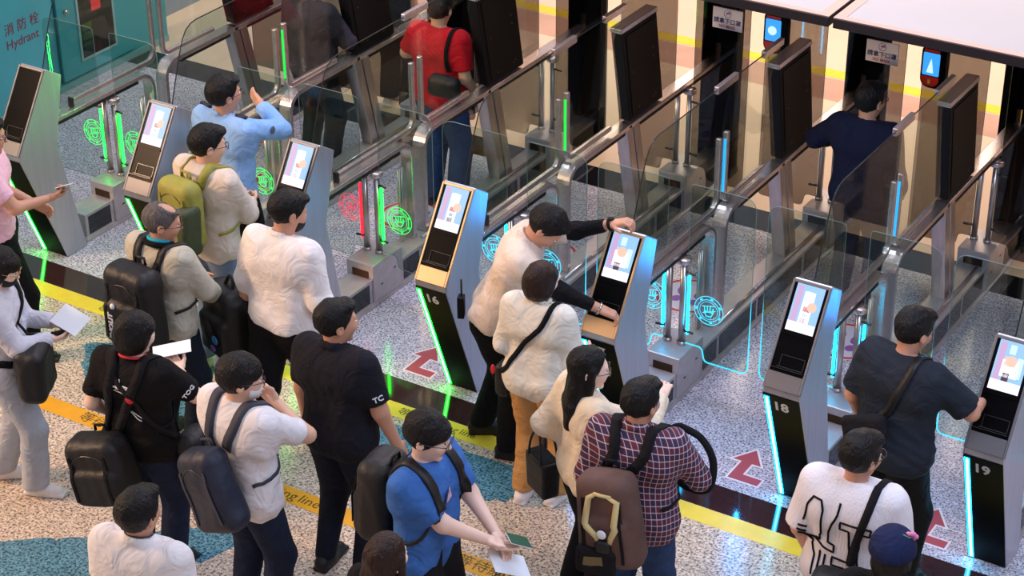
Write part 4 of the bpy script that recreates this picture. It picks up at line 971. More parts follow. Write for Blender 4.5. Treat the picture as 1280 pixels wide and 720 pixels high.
# 1 pink shirt at the left edge
f = Fig((.74, -1.95), 52, 1.72, yaw=0, pitch=8, rh=(.05, .36, 1.15), lh=(-.2, .22, 1.0), rpole=(.7, -.5, -.4), rpalm=(-.6, .1, .8), fat=1.12, skin='b', rcurl=.9, seed=11, rf=(.13, .12), lf=(-.12, -.14))
f.root('person in pink short-sleeved shirt and black trousers beside the leftmost kiosk')
f.body(); f.hair(); f.shirt(C_PINK, collar=True, hem=-.02, sleeve=.72, sl=.022); f.trousers(C_BLK, top=.06, g=.022); f.shoes(N_BLK); f.glasses()
held(f, 'R', 'paper_slip', 'white paper slip in the hand of the person in pink shirt', 'paper', (.12, .19, .002), PAPER, (.02, .12, .05), 60)
held(f, 'R', 'passport', 'maroon passport with cream card held by the person in pink shirt', 'passport', (.09, .125, .006), PASSR, (.015, .125, .022), 40, CREAMP)

# 2 grey hoodie, left edge
f = Fig((1.92, -3.08), 60, 1.62, yaw=-5, pitch=22, rh=(.02, .30, 1.10), lh=(-.12, .30, 1.14), rpole=(.8, -.3, -.5), rpalm=(-.5, .2, .8), fat=1.0, seed=12, rf=(.10, .10), lf=(-.08, -.16), rcurl=.9, lcurl=.15, skin='c', lpalm=(.5, .2, .8))
f.root('person in pale grey long-sleeved top and light trousers looking down, standing at the left edge')
f.body(); f.hair(style='bob'); f.shirt(C_LGREY, long=True, sleeve=.93, hem=-.22, loose=.03, sl=.03, fold=.006, flare=.02, hood=False); f.trousers(C_LPANT, g=.03, flare=.022, fold=.004); f.shoes(C_WHT); f.mask(mat('black mask', (20, 20, 24), .7)); f.glasses(mat('gold rim', (190, 150, 90), .25, 1.0))
e = f.frame_obj('crossbody_bag', 'black crossbody bag worn over the pale grey top at the left edge', 'bag')
softbag(f, e, f.tf((.15, .22, .04)), (.34, .18, .36), N_BLK, .06, f.T)
f.ribbon('strap', [f.tf((.10, .20, .22)), f.tf((.0, .17, .32)), f.tf((-.08, .14, .44)), f.tf((-.13, .02, .55)), f.tf((-.1, -.13, .45)), f.tf((.04, -.17, .28)), f.tf((.18, -.08, .12)), f.tf((.19, .10, .08))], .045, .01, C_BLK2, e, f.shirtf, .006)
held(f, 'L', 'paper_sheet', 'white folded sheet held by the person in pale grey top', 'paper', (.15, .24, .002), PAPER, (.0, .13, .048), 20)
held(f, 'R', 'smartphone', 'dark smartphone with a bright picture in the hand of the person in pale grey top', 'smartphone', (.075, .15, .009), BLACKP, (.01, .09, .03), 0)

# 3 light blue uniform, arm raised
f = Fig((1.70, -.72), 4, 1.76, yaw=18, rh=(.02, .33, 1.40), lh=(-.16, .30, 1.10), rpole=(.9, .25, -.45), rpalm=(-.4, .7, .2), rcurl=.15, fat=1.15, skin='b', seed=13)
f.root('person in light blue uniform shirt with right hand raised beside the second kiosk')
f.body(); f.hair(); f.shirt(C_LBLUE, long=True, sleeve=.95, hem=-.03, loose=.02, sl=.028, fold=.006, collar=True); f.trousers(C_BLK, top=.05, g=.02); f.shoes(N_BLK); f.glasses()
for sx in (-1, 1):
    b = MB(); P_ = [f.onto(f.tf((sx * (.11 + .03 * k), -.0, .56)), f.shirtf, .004)[0] for k in range(4)]
    b.tube([tuple(p) for p in P_], [.014, .016, .016, .014], 6); b.build('epaulette', mat('navy epaulette', (22, 28, 50), .6), f.e)
p_, g_ = f.onto(f.sh['R'] + (f.el['R'] - f.sh['R']) * .6 + np.array([.10, -.02, .03]), f.shirtf, .003)
v, q = quadsphere(p_, (.006, .022, .028), 6); raw_mesh('sleeve_badge', v, q, mat('grey badge', (90, 96, 112), .6), None, f.e)

# 4 beige hoodie with green backpack
f = Fig((2.07, -1.36), 6, 1.74, yaw=26, pitch=8, rh=(.05, .30, 1.08), lh=(-.10, .30, 1.08), rpole=(.8, -.4, -.5), rpalm=(-.7, .1, .6), rcurl=.9, fat=1.08, skin='a', seed=14, rf=(.14, -.12), lf=(-.08, -.10))
f.root('person in beige hoodie and faded jeans wearing an olive backpack, in the upper left queue')
f.body(); f.hair(style='crop'); f.shirt(C_BEIGE, long=True, sleeve=.93, hem=-.14, loose=.028, sl=.03, fold=.006, hood=True); f.trousers(C_JEAN, g=.022, flare=.02, ankle=.07); f.shoes(mat('cream canvas', (214, 200, 176), .8)); f.glasses()
e = f.frame_obj('backpack', 'olive yellow and dark green backpack on the beige hoodie', 'backpack'); f.backpack(e, N_OLV, N_DOLV, w=.32, h=.46, d=.16, strapm=N_OLV)
softbag(f, e, f.tf((.12, -.30, .22)), (.10, .16, .34), N_DOLV, .04, f.T, name='dark_side_panel')
held(f, 'R', 'passport', 'dark green passport held by the person in beige hoodie', 'passport', (.09, .125, .006), PASSG, (.0, .11, .02), 0, PAPER)

# 5 older person, khaki jacket, black backpack
f = Fig((2.42, -2.22), 3, 1.66, yaw=44, pitch=10, rh=(.14, .30, 1.00), lh=(-.08, .30, 1.05), rpole=(.8, -.5, -.4), rpalm=(-.6, .1, .6), fat=1.12, skin='b', seed=15)
f.root('older person with thinning grey hair in grey khaki jacket wearing a black backpack')
f.body(); f.hair(HAIRG, 'balding', .7); f.shirt(C_KHAKI, long=True, sleeve=.93, hem=-.16, loose=.03, sl=.03, fold=.007, hood=False); f.trousers(cloth('dark navy trouser cloth', (26, 34, 48)), g=.02); f.shoes(N_BLK); f.glasses()
nd = unit(f.T @ np.array([0, .3, 1.])); b = MB(); nc = f.neck + nd * .035
u1 = unit(np.cross(nd, [1, 0, 0])); u2 = np.cross(nd, u1)
b.tube([tuple(nc + (u1 * math.cos(t) + u2 * math.sin(t)) * .064) for t in [2 * PI * k / 20 for k in range(20)]], .013, 8, closed=True); b.build('collar', mat('bright teal collar', (20, 170, 196), .7), f.e)
b = MB(); b.tube([tuple(nc - nd * .022 + (u1 * math.cos(t) + u2 * math.sin(t)) * .082) for t in [2 * PI * k / 20 for k in range(20)]], .018, 8, closed=True); b.build('inner_collar', C_BLK, f.e)
e = f.frame_obj('backpack', 'large black backpack with white lettering and a white badge on the khaki jacket', 'backpack'); bf = f.backpack(e, N_BLK, N_BLK, w=.39, h=.55, d=.21, z=.14)
bc = f.tf((0, -.125 - .105 - .028, .20))
p_, g_ = f.onto(bc + f.T @ np.array([-.05, -.2, .08]), bf, .004); b = MB(); v, q = quadsphere(p_, (.018, .014, .02), 6); b.add(v, q, 0, True); b.build('badge', PAPER, e)
p_, g_ = f.onto(bc + f.T @ np.array([-.065, -.2, -.09]), bf, .012)
g2 = unit(g_ - np.array([0, 0, 1.]) * g_[2]); text_mesh('lettering', 'EVOLIT', .055, PAPER, frame_mtx(p_ , (g2 * 0 + np.array([0, 0, 1.])), np.cross(g2, np.array([0, 0, 1.]))), e, ext=.002, bold=.002)
held(f, 'R', 'smartphone', 'teal-cased smartphone in the hand of the older person in khaki jacket', 'smartphone', (.075, .15, .009), mat('teal phone case', (40, 110, 110), .4), (.01, .10, .025), 0)

# 6 white shirt, walking
f = Fig((3.10, -1.93), 2, 1.77, yaw=24, pitch=12, lean=6, rh=(.30, .14, .92), lh=(-.30, -.02, .86), fat=1.18, skin='b', seed=16, rf=(.10, .22), lf=(-.12, -.26), rcurl=.6, lcurl=1.2)
f.root('person in loose white shirt and black trousers striding past the third kiosk')
f.body(); f.hair(); f.shirt(C_WSH, long=True, sleeve=.35, hem=-.04, loose=.035, sl=.035, fold=.007, collar=True); f.trousers(C_BLK, top=.06, g=.03, flare=.02); f.shoes(N_BLK); f.mask(mat('black mask', (20, 20, 24), .7))
e = empty('backpack', (2.66, -1.92, 0), math.radians(-20), 'black backpack with painted blue glints hanging left of the loose white shirt', 'backpack')
class _F: pass
fn = lambda P: smin(rbox(P, (0, 0, .80), (.19, .11, .25), .07), rbox(P, (0, -.10, .74), (.15, .05, .14), .04), .02) + folds(P, .006, 31, .8)
v, q = surface_net(fn, (-.3, -.3, .5), (.3, .3, 1.1), .0105); raw_mesh('bag_body', v, q, N_BLK, None, e)
cord(e, [(-.05, 0, 1.02), (-.02, .02, 1.10), (.03, .02, 1.10), (.05, 0, 1.02)], .012, N_BLK, 'top_handle')
cord(e, [(.12, .05, .98), (.2, .05, .9), (.17, .06, .7), (.13, .05, .62)], .013, N_BLK, 'shoulder_strap')
v, q = quadsphere((.05, -.152, .74), (.035, .006, .03), 8); raw_mesh('blue_glint', v, q, mat('blue glint', (60, 130, 190), .4), None, e)  # glints on the black nylon, painted as blue and violet spots
v, q = quadsphere((.02, -.152, .67), (.03, .006, .02), 8); raw_mesh('violet_glint', v, q, mat('violet glint', (130, 100, 180), .4), None, e)

# 7 black T-shirt with printed back and black backpack
f = Fig((3.16, -3.30), -8, 1.66, yaw=26, pitch=10, rh=(.08, .30, 1.22), lh=(-.24, .10, .95), rpole=(.8, .0, -.7), rpalm=(-.6, .3, .6), fat=1.1, skin='c', seed=17, rcurl=.2)
f.root('person in black T-shirt with red and white print on the back, holding papers up')
f.body(); f.hair(HAIRB, 'bob', .9); f.shirt(C_BLK, sleeve=.78, hem=-.20, loose=.025, sl=.03, fold=.006, flare=.015); f.trousers(C_DJEAN, g=.025, flare=.02); f.shoes(N_BLK)
b = MB(); nd = unit(f.T @ np.array([0, .3, 1.])); nc = f.neck + nd * .02; u1 = unit(np.cross(nd, [1, 0, 0])); u2 = np.cross(nd, u1)
b.tube([tuple(nc + (u1 * math.cos(t) + u2 * math.sin(t)) * .070) for t in [2 * PI * k / 20 for k in range(20)]], .008, 8, closed=True); b.build('lanyard', mat('red lanyard', (200, 36, 60), .6), f.e)
def scrib(cx, cz, rx, rz, n, seed):
    r = random.Random(seed); return [[(cx + rx * math.cos(t + r.uniform(0, 6)) * r.uniform(.4, 1), cz + rz * math.sin(t) * r.uniform(.5, 1)) for t in [k * 1.1 for k in range(5)]] for _ in range(n)]
f.lines('back_print', scrib(-.01, .37, .075, .05, 5, 2) + [[(-.03, .45), (-.02, .40), (.0, .36)], [(.02, .24), (.11, .21)], [(.0, .25), (.06, .20), (.10, .19)]], PAPER, f.e, .0028)
p_, g_ = f.onto(f.tf((.03, -.17, .32)), f.shirtf, .001); v, q = quadsphere(p_, (.03, .01, .036), 8); raw_mesh('red_print', v, q, mat('red print', (206, 30, 44), .6), None, f.e)
p_, g_ = f.onto(f.sh['R'] + (f.el['R'] - f.sh['R']) * .55 + np.array([.09, -.05, .0]), f.shirtf, .003); g2 = unit(g_); up_ = unit(-(f.el['R'] - f.sh['R'])); up_ = unit(up_ - g2 * (up_ @ g2))
text_mesh('sleeve_lettering', 'TOG', .042, PAPER, frame_mtx(p_, np.cross(up_, g2), up_), f.e, ext=.0015, bold=.001)
e = f.frame_obj('backpack', 'black drawstring-sided backpack hanging low on the black T-shirt', 'backpack'); f.backpack(e, N_BLK, C_BLK2, w=.38, h=.42, d=.22, z=-.16, px=-.11, rot=-14, back=-.02)
held(f, 'R', 'paper_sheets', 'white papers held up by the person in black T-shirt', 'paper', (.10, .22, .003), PAPER, (.02, .12, .05), 70)
e = f.frame_obj('shoulder_bag', 'small black bag at the right hip of the person in printed black T-shirt', 'bag')
softbag(f, e, f.tf((.26, .12, -.10)), (.15, .24, .26), N_BLK, .06, f.T)
f.ribbon('strap', [f.tf((.24, .1, .04)), f.tf((.15, .16, .25)), f.tf((.0, .17, .40)), f.tf((-.10, .08, .52)), f.tf((-.13, -.05, .53)), f.tf((-.02, -.16, .40)), f.tf((.14, -.13, .2)), f.tf((.24, .02, .04))], .03, .008, C_BLK2, e, f.shirtf, .006)

# 8 white T-shirt with navy backpack
f = Fig((3.98, -3.42), 8, 1.72, yaw=36, pitch=8, rh=(.05, .20, 1.38), lh=(-.12, .26, 1.12), rpole=(.9, .1, -.6), rpalm=(-.3, -.8, .4), fat=1.12, skin='a', seed=18, rcurl=1.2)
f.root('person in white T-shirt and face mask wearing a navy backpack, hand at chin')
f.body(); f.hair(HAIRBR if False else HAIRD, 'fringe', 1.4); f.shirt(C_WT, sleeve=.80, hem=-.14, loose=.028, sl=.032, fold=.006, flare=.012); f.trousers(C_DJEAN, g=.022); f.shoes(C_WHT); f.mask(mat('white face mask', (232, 232, 230), .8)); f.glasses()
e = f.frame_obj('backpack', 'slouchy navy backpack with grey straps on the white T-shirt', 'backpack'); f.backpack(e, N_NAVY, N_NAVY, w=.32, h=.46, d=.18, z=.06, px=.03, rot=-24, pocket=False, strapm=S_GREY)

# 9 charcoal polo
f = Fig((4.10, -2.74), 2, 1.75, yaw=30, pitch=2, rh=(.31, .10, .88), lh=(-.27, .05, .86), fat=1.24, skin='b', seed=19, rf=(.13, -.02), lf=(-.12, -.04))
f.root('stocky person in charcoal polo shirt and dark jeans standing with arms down in mid queue')
f.body(); f.hair(style='crop', vol=.6); f.shirt(C_POLO, sleeve=.78, hem=-.13, loose=.02, sl=.026, fold=.005, collar=True, flare=.008); f.trousers(cloth('black blue denim', (22, 26, 40), .2), g=.016, flare=.008); f.shoes(N_BLK)
p_, g_ = f.onto(f.sh['R'] + (f.el['R'] - f.sh['R']) * .55 + np.array([.09, -.06, .0]), f.shirtf, .003); g2 = unit(g_); up_ = unit(-(f.el['R'] - f.sh['R'])); up_ = unit(up_ - g2 * (up_ @ g2))
text_mesh('sleeve_lettering', 'TC', .045, PAPER, frame_mtx(p_, np.cross(up_, g2), up_), f.e, ext=.0015, bold=.001)

# 10 blue T-shirt with glasses
f = Fig((5.08, -3.34), 86, 1.71, yaw=-12, pitch=12, rh=(-.02, .34, 1.06), lh=(-.13, .33, 1.02), rpole=(.7, -.5, -.5), lpole=(-.7, -.5, -.5), rpalm=(-.2, .2, .9), lpalm=(.3, -.2, -.8), fat=1.22, skin='c', seed=20, rcurl=.3, lcurl=.4)
f.root('person in blue T-shirt with dark hair and glasses holding a green passport and papers')
f.body(); f.hair(HAIRB, 'fringe', 1.5); f.shirt(C_BLUE, sleeve=.80, hem=-.12, loose=.02, sl=.028, fold=.006, neck=.09); f.trousers(C_BLK2, g=.02); f.shoes(N_BLK); f.glasses()
P_ = [(-.02, .40), (.05, .36), (.03, .27), (-.05, .31)]
vs = []; 
for (x, z) in P_: vs.append(f.onto(f.tf((x, .2, z)), f.shirtf, .003)[0])
MB().add(vs, [(0, 1, 2, 3)]).build('chest_print', mat('pale pink print', (214, 184, 200), .8), f.e)
e = f.frame_obj('backpack', 'black backpack behind the person in blue T-shirt', 'backpack'); f.backpack(e, N_BLK, N_BLK, w=.30, h=.46, d=.20, z=.16, px=-.02)
held(f, 'R', 'passport', 'green passport in front of papers, held by the person in blue T-shirt', 'passport', (.09, .125, .006), PASSG, (.0, .15, .055), 10, PAPER)
held(f, 'L', 'paper_sheet', 'white printed sheet under the green passport', 'paper', (.14, .25, .002), PAPER, (.0, .16, .03), 70)

# 11 brown-haired head at the bottom
f = Fig((5.42, -4.15), 10, 1.60, yaw=0, female=True, seed=21, skin='c'); f.root('person with long reddish brown hair, only the crown and shoulders above the bottom edge')
f.body(); f.hair(HAIRBR, 'long', 1.1); f.shirt(C_BLK2, sleeve=.7, hem=-.1, loose=.02, sl=.025); f.trousers(C_DJEAN); f.shoes(C_WHT)
# 12 black-haired head with white collar at bottom left
f = Fig((4.33, -4.58), -8, 1.71, yaw=6, seed=22, skin='b', fat=1.15); f.root('person with short black hair and white polo collar with navy piping at the bottom left')
f.body(); f.hair(); f.shirt(C_WT, sleeve=.7, hem=-.1, loose=.03, sl=.035, collar=True); f.trousers(C_DJEAN); f.shoes(C_WHT)
nd = unit(f.T @ np.array([0, .30, 1.])); nc = f.neck + nd * .044; u1 = unit(np.cross(nd, [1, 0, 0])); u2 = np.cross(nd, u1)
MB().tube([tuple(nc + (u1 * math.cos(t) + u2 * math.sin(t)) * .066) for t in [2 * PI * k / 24 for k in range(24)]], .004, 6, closed=True).build('collar_piping', N_NAVY, f.e)

# 13 beige shirt leaning over kiosk 17
f = Fig((4.20, -1.16), 66, 1.76, lean=24, yaw=0, pitch=28, lh=(-.10, .60, 1.49), rh=(.22, .58, 1.10), lpole=(-.5, .0, -.6), rpole=(.6, -.1, -.6), lpalm=(0, .1, -1), rpalm=(0, .15, -1), lcurl=.7, rcurl=.7, fat=1.2, skin='b', seed=23, rf=(.15, .02), lf=(-.10, -.18))
f.root('person in beige uniform shirt with black undersleeves leaning over kiosk 17')
f.body(); f.hair(style='short', vol=1.1); f.shirt(C_STAFF, sleeve=.82, hem=-.03, loose=.025, sl=.03, fold=.006, collar=True); 
und = f.shirt(C_BLK, long=True, sleeve=.80, hem=.2, loose=-.004, sl=.008, fold=.002, name='undersleeves'); f.trousers(C_BLK, top=.07, g=.024); f.shoes(N_BLK)
w_ = f.wr['L'] - unit(f.wr['L'] - f.el['L']) * .015; fd = unit(f.wr['L'] - f.el['L']); a1 = unit(np.cross(fd, [0, 0, 1.])); a2 = np.cross(fd, a1)
b = MB(); b.tube([tuple(w_ + (a1 * math.cos(t) + a2 * math.sin(t)) * .035) for t in [2 * PI * k / 20 for k in range(20)]], .009, 8, closed=True); v, q = quadsphere(w_ + np.array([0, 0, .037]), (.02, .02, .007), 8); b.add(v, q, 0, True); b.build('wristwatch', BLACKM, f.e)
w_ = f.wr['R'] - unit(f.wr['R'] - f.el['R']) * .01; fd = unit(f.wr['R'] - f.el['R']); a1 = unit(np.cross(fd, [0, 0, 1.])); a2 = np.cross(fd, a1)
MB().tube([tuple(w_ + (a1 * math.cos(t) + a2 * math.sin(t)) * .034) for t in [2 * PI * k / 20 for k in range(20)]], .006, 8, closed=True).build('bracelet', POLISH, f.e)
e = f.frame_obj('walkie_talkie', 'black two-way radio clipped at the waist of the person in beige uniform shirt', 'radio')
c = f.P + np.array([.02, -.185, .02]); b = MB(); b.box(c[0] - .03, c[0] + .03, c[1] - .02, c[1] + .02, c[2] - .07, c[2] + .07); b.build('case', BLACKM, e, .005); MB().tube([(c[0] - .018, c[1], c[2] + .06), (c[0] - .018, c[1], c[2] + .17)], .006, 8).build('antenna', RUBBER, e)

# 14 cream blouse and tan joggers
f = Fig((4.68, -1.58), 0, 1.60, yaw=12, pitch=4, rh=(.20, .26, 1.02), lh=(-.22, .20, 1.02), female=True, fat=1.16, seed=24, skin='c', rpole=(.3, -.8, -.5), lpole=(-.25, -.9, -.5), rf=(.10, .03), lf=(-.09, -.05))
f.root('person in cream blouse and tan joggers seen from behind in front of kiosk 17')
f.body(); f.hair(HAIRBR, 'bob', .7); f.shirt(C_CREAM, long=True, sleeve=.9, hem=-.16, loose=.036, sl=.045, fold=.008, flare=.01); f.trousers(C_TAN, g=.028, flare=.012, ankle=.06, fold=.006); f.shoes(mat('pinkish white trainers', (240, 230, 228), .7), PAPER)
nd = unit(f.T @ np.array([0, .30, 1.])); nc = f.neck + nd * .030; u1 = unit(np.cross(nd, [1, 0, 0])); u2 = np.cross(nd, u1)
MB().tube([tuple(nc + nd * .006 * math.sin(t * 11) + (u1 * math.cos(t) + u2 * math.sin(t)) * (.070 + .006 * math.sin(t * 13))) for t in [2 * PI * k / 72 for k in range(72)]], .009, 6, closed=True).build('ruffled_collar', C_CREAM, f.e)
e = f.frame_obj('crossbody_bag', 'black crossbody bag with a red tag, at the left hip of the cream blouse', 'bag')
softbag(f, e, f.tf((-.24, .02, -.08)), (.10, .22, .24), N_BLK, .04, f.T)
f.ribbon('strap', [f.tf((-.22, -.10, .02)), f.tf((-.16, -.17, .12)), f.tf((-.05, -.19, .26)), f.tf((.06, -.17, .40)), f.tf((.11, -.10, .50)), f.tf((.12, .03, .54)), f.tf((.02, .16, .38)), f.tf((-.12, .16, .18)), f.tf((-.22, .08, .02))], .032, .009, C_BLK, e, f.shirtf, .008)
v, q = quadsphere(f.tf((-.27, -.11, .02)), (.015, .012, .035), 8); raw_mesh('red_tag', v, q, mat('red tag', (220, 30, 50), .5), None, e)

# 15 long black hair, ivory top
f = Fig((5.38, -2.26), 34, 1.61, yaw=22, pitch=4, rh=(.10, .42, 1.36), lh=(-.17, .02, .98), rpole=(.8, .0, -.4), lpole=(-.2, -.9, -.2), female=True, fat=1.08, seed=25, skin='c', rpalm=(-.5, .2, -.8), lcurl=1.0)
f.root('person with long black hair in ivory top pointing ahead, a tote on the left forearm')
f.body(); f.hair(HAIRB, 'long', 1.0); f.shirt(C_IVORY, long=True, sleeve=.93, hem=-.12, loose=.035, sl=.04, fold=.007); f.trousers(C_BLK2, g=.025, flare=.03); f.shoes(N_BLK); f.glasses()
e = empty('tote_bag', (5.02, -2.10, 0), math.radians(-30), 'boxy black tote bag hanging beside the tan joggers', 'bag')
b = MB(); L0 = [(-.11, -.06), (.11, -.06), (.11, .06), (-.11, .06)]
b.hexa([(x * .92, y * .9, .50) for x, y in L0], [(x, y, .74) for x, y in L0]); b.build('bag_body', N_BLK, e, .02, 3)
MB().hexa([(x * .86, y * .8, .741) for x, y in L0], [(x * .86, y * .8, .7425) for x, y in L0]).build('opening', C_BLK, e)
for sy in (-1, 1): cord(e, [(-.07, sy * .055, .72), (-.055, sy * .045, .84), (0, sy * .03, .93), (.055, sy * .045, .84), (.07, sy * .055, .72)], .007, N_BLK, 'handle')

# 16 plaid shirt with brown backpack
f = Fig((5.84, -2.53), -9, 1.70, yaw=18, pitch=6, rh=(.22, .30, 1.03), lh=(-.2, .2, 1.05), rpole=(.8, -.4, -.5), rpalm=(-.7, .2, .5), fat=1.18, skin='b', seed=26, rcurl=.9)
f.root('person in maroon and navy plaid shirt wearing a brown backpack')
f.body(); f.hair(style='short', vol=.9); f.shirt(C_PLAID, long=True, sleeve=.30, hem=-.16, loose=.032, sl=.035, fold=.007, collar=True, flare=.012); f.trousers(C_JEANB, g=.022); f.shoes(N_BLK)
e = f.frame_obj('backpack', 'brown backpack with beige panels, mesh pocket and round white badge on the plaid shirt', 'backpack'); bf = f.backpack(e, N_BRN, C_BLK2, w=.33, h=.54, d=.19, z=.05, px=-.05, rot=-6)
bc = f.tf((-.05, -.125 - .095 - .028, .11)); Mr = f.T @ rotm('y', -6)
def onbag(x, z, off=.003): return f.onto(bc + Mr @ np.array([x, -.3, z]), bf, off)[0]
BEI = mat('beige pack panel', (204, 184, 128), .7, bump=.2)
for sx in (-1, 1):
    b = MB(); b.tube([tuple(onbag(sx * x, z)) for x, z in ((.035, .21), (.075, .17), (.10, .10), (.085, .03), (.05, -.04), (.03, -.09))], [.010, .017, .018, .018, .016, .010], 8); b.build('beige_panel', BEI, e)
b = MB(); b.tube([tuple(onbag(x, .20)) for x in (-.05, 0, .05)], .010, 8); b.build('beige_panel', BEI, e)
p_ = onbag(.0, -.02, .014); v, q = quadsphere(p_, (.026, .008, .026), 10); raw_mesh('round_badge', v, q, PAPER, None, e)
softbag(f, e, onbag(-.005, -.09, .005), (.09, .05, .08), N_BLK, .02, f.T, name='buckle_pouch', amp=.001)
softbag(f, e, onbag(-.03, -.20, .0), (.22, .05, .17), C_BLK2, .03, f.T, name='lower_pocket', amp=.001)
P_ = [onbag(x, z, .03) for x, z in ((-.09, -.15), (.0, -.15), (.0, -.25), (-.09, -.25))]
MB().add([tuple(p) for p in P_] + [tuple(p + f.T @ np.array([0, .02, 0])) for p in P_], [(0, 1, 2, 3), (7, 6, 5, 4), (0, 4, 5, 1), (1, 5, 6, 2), (2, 6, 7, 3), (3, 7, 4, 0)]).build('mesh_window', mat('olive mesh', (112, 98, 60), .6), e)
e = f.frame_obj('sling_bag', 'black padded sling strap hanging over the right arm of the plaid shirt', 'bag')
a_ = f.sh['R']; cord(e, [a_ + [.0, .10, .05], a_ + [.10, .14, -.02], a_ + [.17, .14, -.14], a_ + [.17, .12, -.28], a_ + [.10, .16, -.36], a_ + [-.02, .18, -.34], a_ + [-.08, .16, -.15], a_ + [-.05, .12, .0], a_ + [.0, .10, .05]], .02, C_BLK2, 'padded_strap')

# 17 dark T-shirt at kiosk 19
f = Fig((6.74, -1.25), 14, 1.74, yaw=8, pitch=12, lean=5, rh=(.27, .38, 1.13), lh=(-.27, .08, .90), rpole=(.8, -.2, -.5), rpalm=(0, .2, -1), fat=1.2, skin='b', seed=27, rcurl=.5)
f.root('person in dark slate T-shirt and black trousers touching kiosk 19')
f.body(); f.hair(); f.shirt(C_SLATE, sleeve=.86, hem=-.20, loose=.035, sl=.04, fold=.006, flare=.012); f.trousers(C_BLK, g=.028, flare=.02); f.shoes(N_BLK)
e = f.frame_obj('crossbody_bag', 'black sling bag across the back of the dark slate T-shirt', 'bag')
f.ribbon('strap', [f.tf((.10, .03, .56)), f.tf((.11, -.09, .50)), f.tf((.08, -.17, .38)), f.tf((.02, -.2, .24)), f.tf((-.08, -.19, .12)), f.tf((-.20, -.08, .02)), f.tf((-.20, .08, .02)), f.tf((-.1, .17, .2)), f.tf((.04, .16, .42)), f.tf((.10, .03, .56))], .045, .01, N_BLK, e, f.shirtf, .006)
softbag(f, e, f.tf((-.06, -.20, .13)), (.28, .07, .15), C_BLK2, .035, f.T @ rotm('y', -22))

# 18 white patterned shirt
f = Fig((6.97, -2.40), -2, 1.70, yaw=24, pitch=6, rh=(.2, .22, 1.0), lh=(-.24, .08, .9), fat=1.22, skin='b', seed=28)
f.root('person in white knit shirt with black outline letters standing behind the dark slate T-shirt')
f.body(); f.hair(HAIRD, 'short', 1.3); f.shirt(mat('white knit', (232, 226, 230), .9, bump=.5, bscale=120, stretch=(1, 1, .1)), sleeve=.9, hem=-.16, loose=.04, sl=.05, fold=.005); f.trousers(C_BLK2, g=.02); f.shoes(C_WHT); f.glasses()
PR = [[(-.21, .30), (-.205, .40), (-.17, .465), (-.12, .46), (-.10, .40), (-.115, .26), (-.125, .20), (-.155, .205)], [(-.02, .475), (-.03, .40), (-.065, .27), (-.07, .21), (-.035, .20), (-.035, .165), (-.10, .175), (-.16, .20), (-.22, .20)],
      [(.155, .36), (-.01, .36), (-.01, .315), (.035, .315), (.04, .20), (.035, .13), (-.04, .14), (-.04, .095), (.03, .09), (.035, .0)], [(.155, .36), (.145, .31), (.095, .315), (.095, .20), (.10, .02)],
      [(-.20, .16), (-.155, .12), (-.15, .0)], [(-.23, .27), (-.18, .25)], [(-.23, .245), (-.18, .225)], [(-.12, .15), (-.115, .06), (-.115, .0)], [(-.08, .14), (-.085, .0)]]
f.lines('black_outline_print', PR, C_BLK, f.e, .0058)
e = f.frame_obj('shoulder_bag', 'black bag on the right shoulder of the white patterned shirt', 'bag')
f.ribbon('strap', [f.tf((.13, .10, .50)), f.tf((.135, -.02, .55)), f.tf((.12, -.12, .46)), f.tf((.09, -.19, .30)), f.tf((.06, -.22, .12))], .04, .01, C_BLK2, e, f.shirtf, .006); softbag(f, e, f.tf((.05, -.28, .04)), (.26, .14, .24), N_BLK, .05, f.T)

# 19 navy cap at the bottom
f = Fig((7.38, -2.95), -16, 1.62, yaw=0, pitch=4, female=True, seed=29, skin='c'); f.root('person in navy cap with a pink flower, at the bottom edge right')
f.body(); f.hair(HAIRB, 'bob', .8); f.shirt(C_BLK, sleeve=.8, hem=-.1, loose=.03, sl=.03); f.trousers(C_BLK2); f.shoes(N_BLK)
CAPM = cloth('navy cap twill', (24, 32, 66)); fn = lambda P: U([smax(ell((P - f.hc) @ f.Hq, (0, -.02, .044), (.106, .128, .104)), -(((P - f.hc) @ f.Hq)[:, 2] - .030), .006), smax(ell((P - f.hc) @ f.Hq, (0, .115, .020), (.075, .075, .014)), -(((P - f.hc) @ f.Hq)[:, 1] - .05), .006)], .008)
v, q = surface_net(fn, f.hc - .24, f.hc + .24, .0065); cp = raw_mesh('cap', v, q, CAPM, None, f.e)
p_, g_ = f.onto(f.hc + f.Hp @ np.array([.075, -.02, .12]), fn, .002); b = MB()
for k in range(5):
    c = p_ + f.Hp @ (np.array([math.cos(k * 1.257), -.25 * math.sin(k * 1.257), .8 * math.sin(k * 1.257)]) * .016); v, q = quadsphere(c, (.017, .011, .015), 6); b.add(v, q, 0, True)
b.build('flower', mat('pink embroidery', (226, 130, 180), .8), cp)
b = MB(); b.tube([tuple(f.onto(p_ + f.Hp @ np.array(d), fn, .001)[0]) for d in ((-.01, -.01, -.012), (-.03, -.02, -.02), (-.055, -.02, -.03))], .004, 6); b.build('stem', mat('green embroidery', (90, 130, 90), .8), cp)

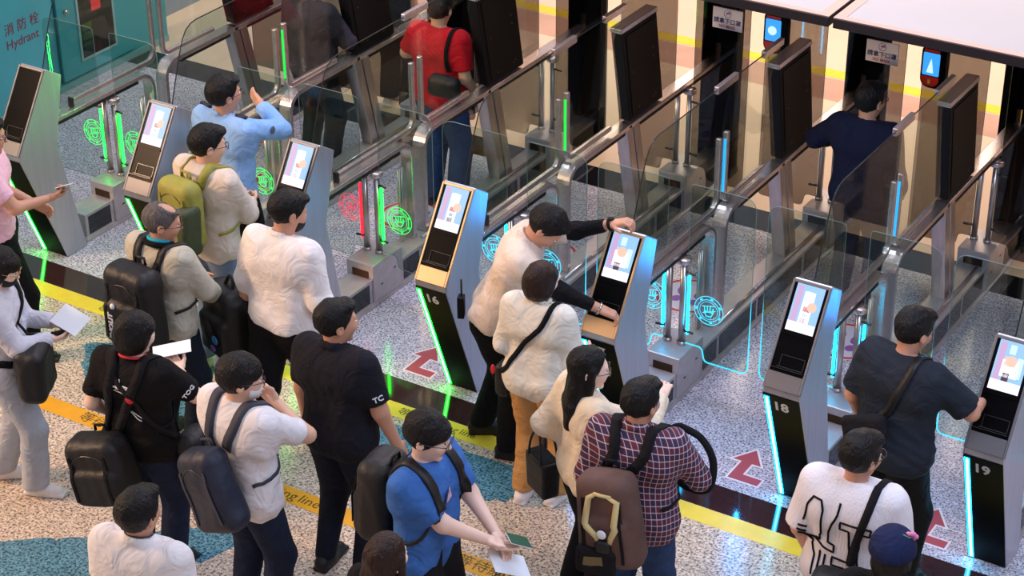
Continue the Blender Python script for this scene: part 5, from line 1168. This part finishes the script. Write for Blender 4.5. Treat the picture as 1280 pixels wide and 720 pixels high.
# 20 navy sweater in the gate
f = Fig((5.36, 1.50), 2, 1.71, yaw=14, pitch=4, rh=(.24, .12, .95), lh=(-.34, .30, 1.12), lpole=(-.8, -.3, -.5), fat=1.15, skin='b', seed=30, lpalm=(0, 0, -1))
f.root('person in navy sweater walking through the gate lane beneath the right mask sign')
f.body(); f.hair(HAIRB, 'short', .8); f.shirt(C_NAVY, long=True, sleeve=.93, hem=-.16, loose=.028, sl=.03, fold=.006); f.trousers(C_DJEAN, g=.02); f.shoes(N_BLK); f.glasses()
# 21 red T-shirt
f = Fig((2.01, 1.39), 0, 1.71, yaw=-10, pitch=14, rh=(.22, .14, .95), lh=(-.22, .26, 1.08), lpole=(-.8, -.3, -.5), fat=1.15, skin='a', seed=31)
f.root('person in red T-shirt and jeans in the gate lane at the top')
f.body(); f.hair(HAIRB, 'fringe', 1.2); f.shirt(C_RED, sleeve=.78, hem=-.14, loose=.025, sl=.03, fold=.006); f.trousers(C_JEANB, g=.028, flare=.02); f.shoes(N_BLK)
e = f.frame_obj('handbag', 'black quilted handbag at the right side of the red T-shirt', 'bag'); softbag(f, e, f.tf((.18, -.21, .17)), (.26, .11, .16), N_BLK, .05, f.T)
f.ribbon('strap', [f.tf((.16, -.17, .24)), f.tf((.15, -.15, .30)), f.tf((.145, -.13, .44)), f.tf((.15, .0, .54)), f.tf((.17, .13, .40)), f.tf((.20, .04, .18))], .03, .01, C_BLK, e, f.shirtf, .006)
# 22 dark trousers and white shoes behind the display
f = Fig((.70, 2.62), 0, 1.72, seed=32, rf=(.13, .02), lf=(-.12, .10)); f.root('person in black trousers and white shoes half hidden behind a black display')
f.body(); f.hair(); f.shirt(C_BLK2, sleeve=.8); f.trousers(C_BLK2, g=.03, flare=.02, ankle=.06); f.shoes(C_WHT)
# 23 dark figure in the second lane
f = Fig((.84, 1.36), 8, 1.70, rh=(.12, .32, 1.05), lh=(-.2, .24, 1.05), seed=33, fat=1.1, rpole=(.8, -.3, -.4), rpalm=(-.6, .2, .6)); f.root('person in dark grey top cut by the top edge, behind the light blue uniform')
f.body(); f.hair(); f.shirt(cloth('dark grey fleece', (62, 56, 66)), long=True, sleeve=.93, loose=.035, sl=.035, fold=.007); f.trousers(C_BLK2, g=.025); f.shoes(N_BLK)
held(f, 'R', 'passport', 'pale passport in the hand of the person in dark grey top', 'passport', (.09, .125, .006), mat('pale blue booklet', (140, 170, 190), .5), (.0, .11, .02), 20, PAPER)
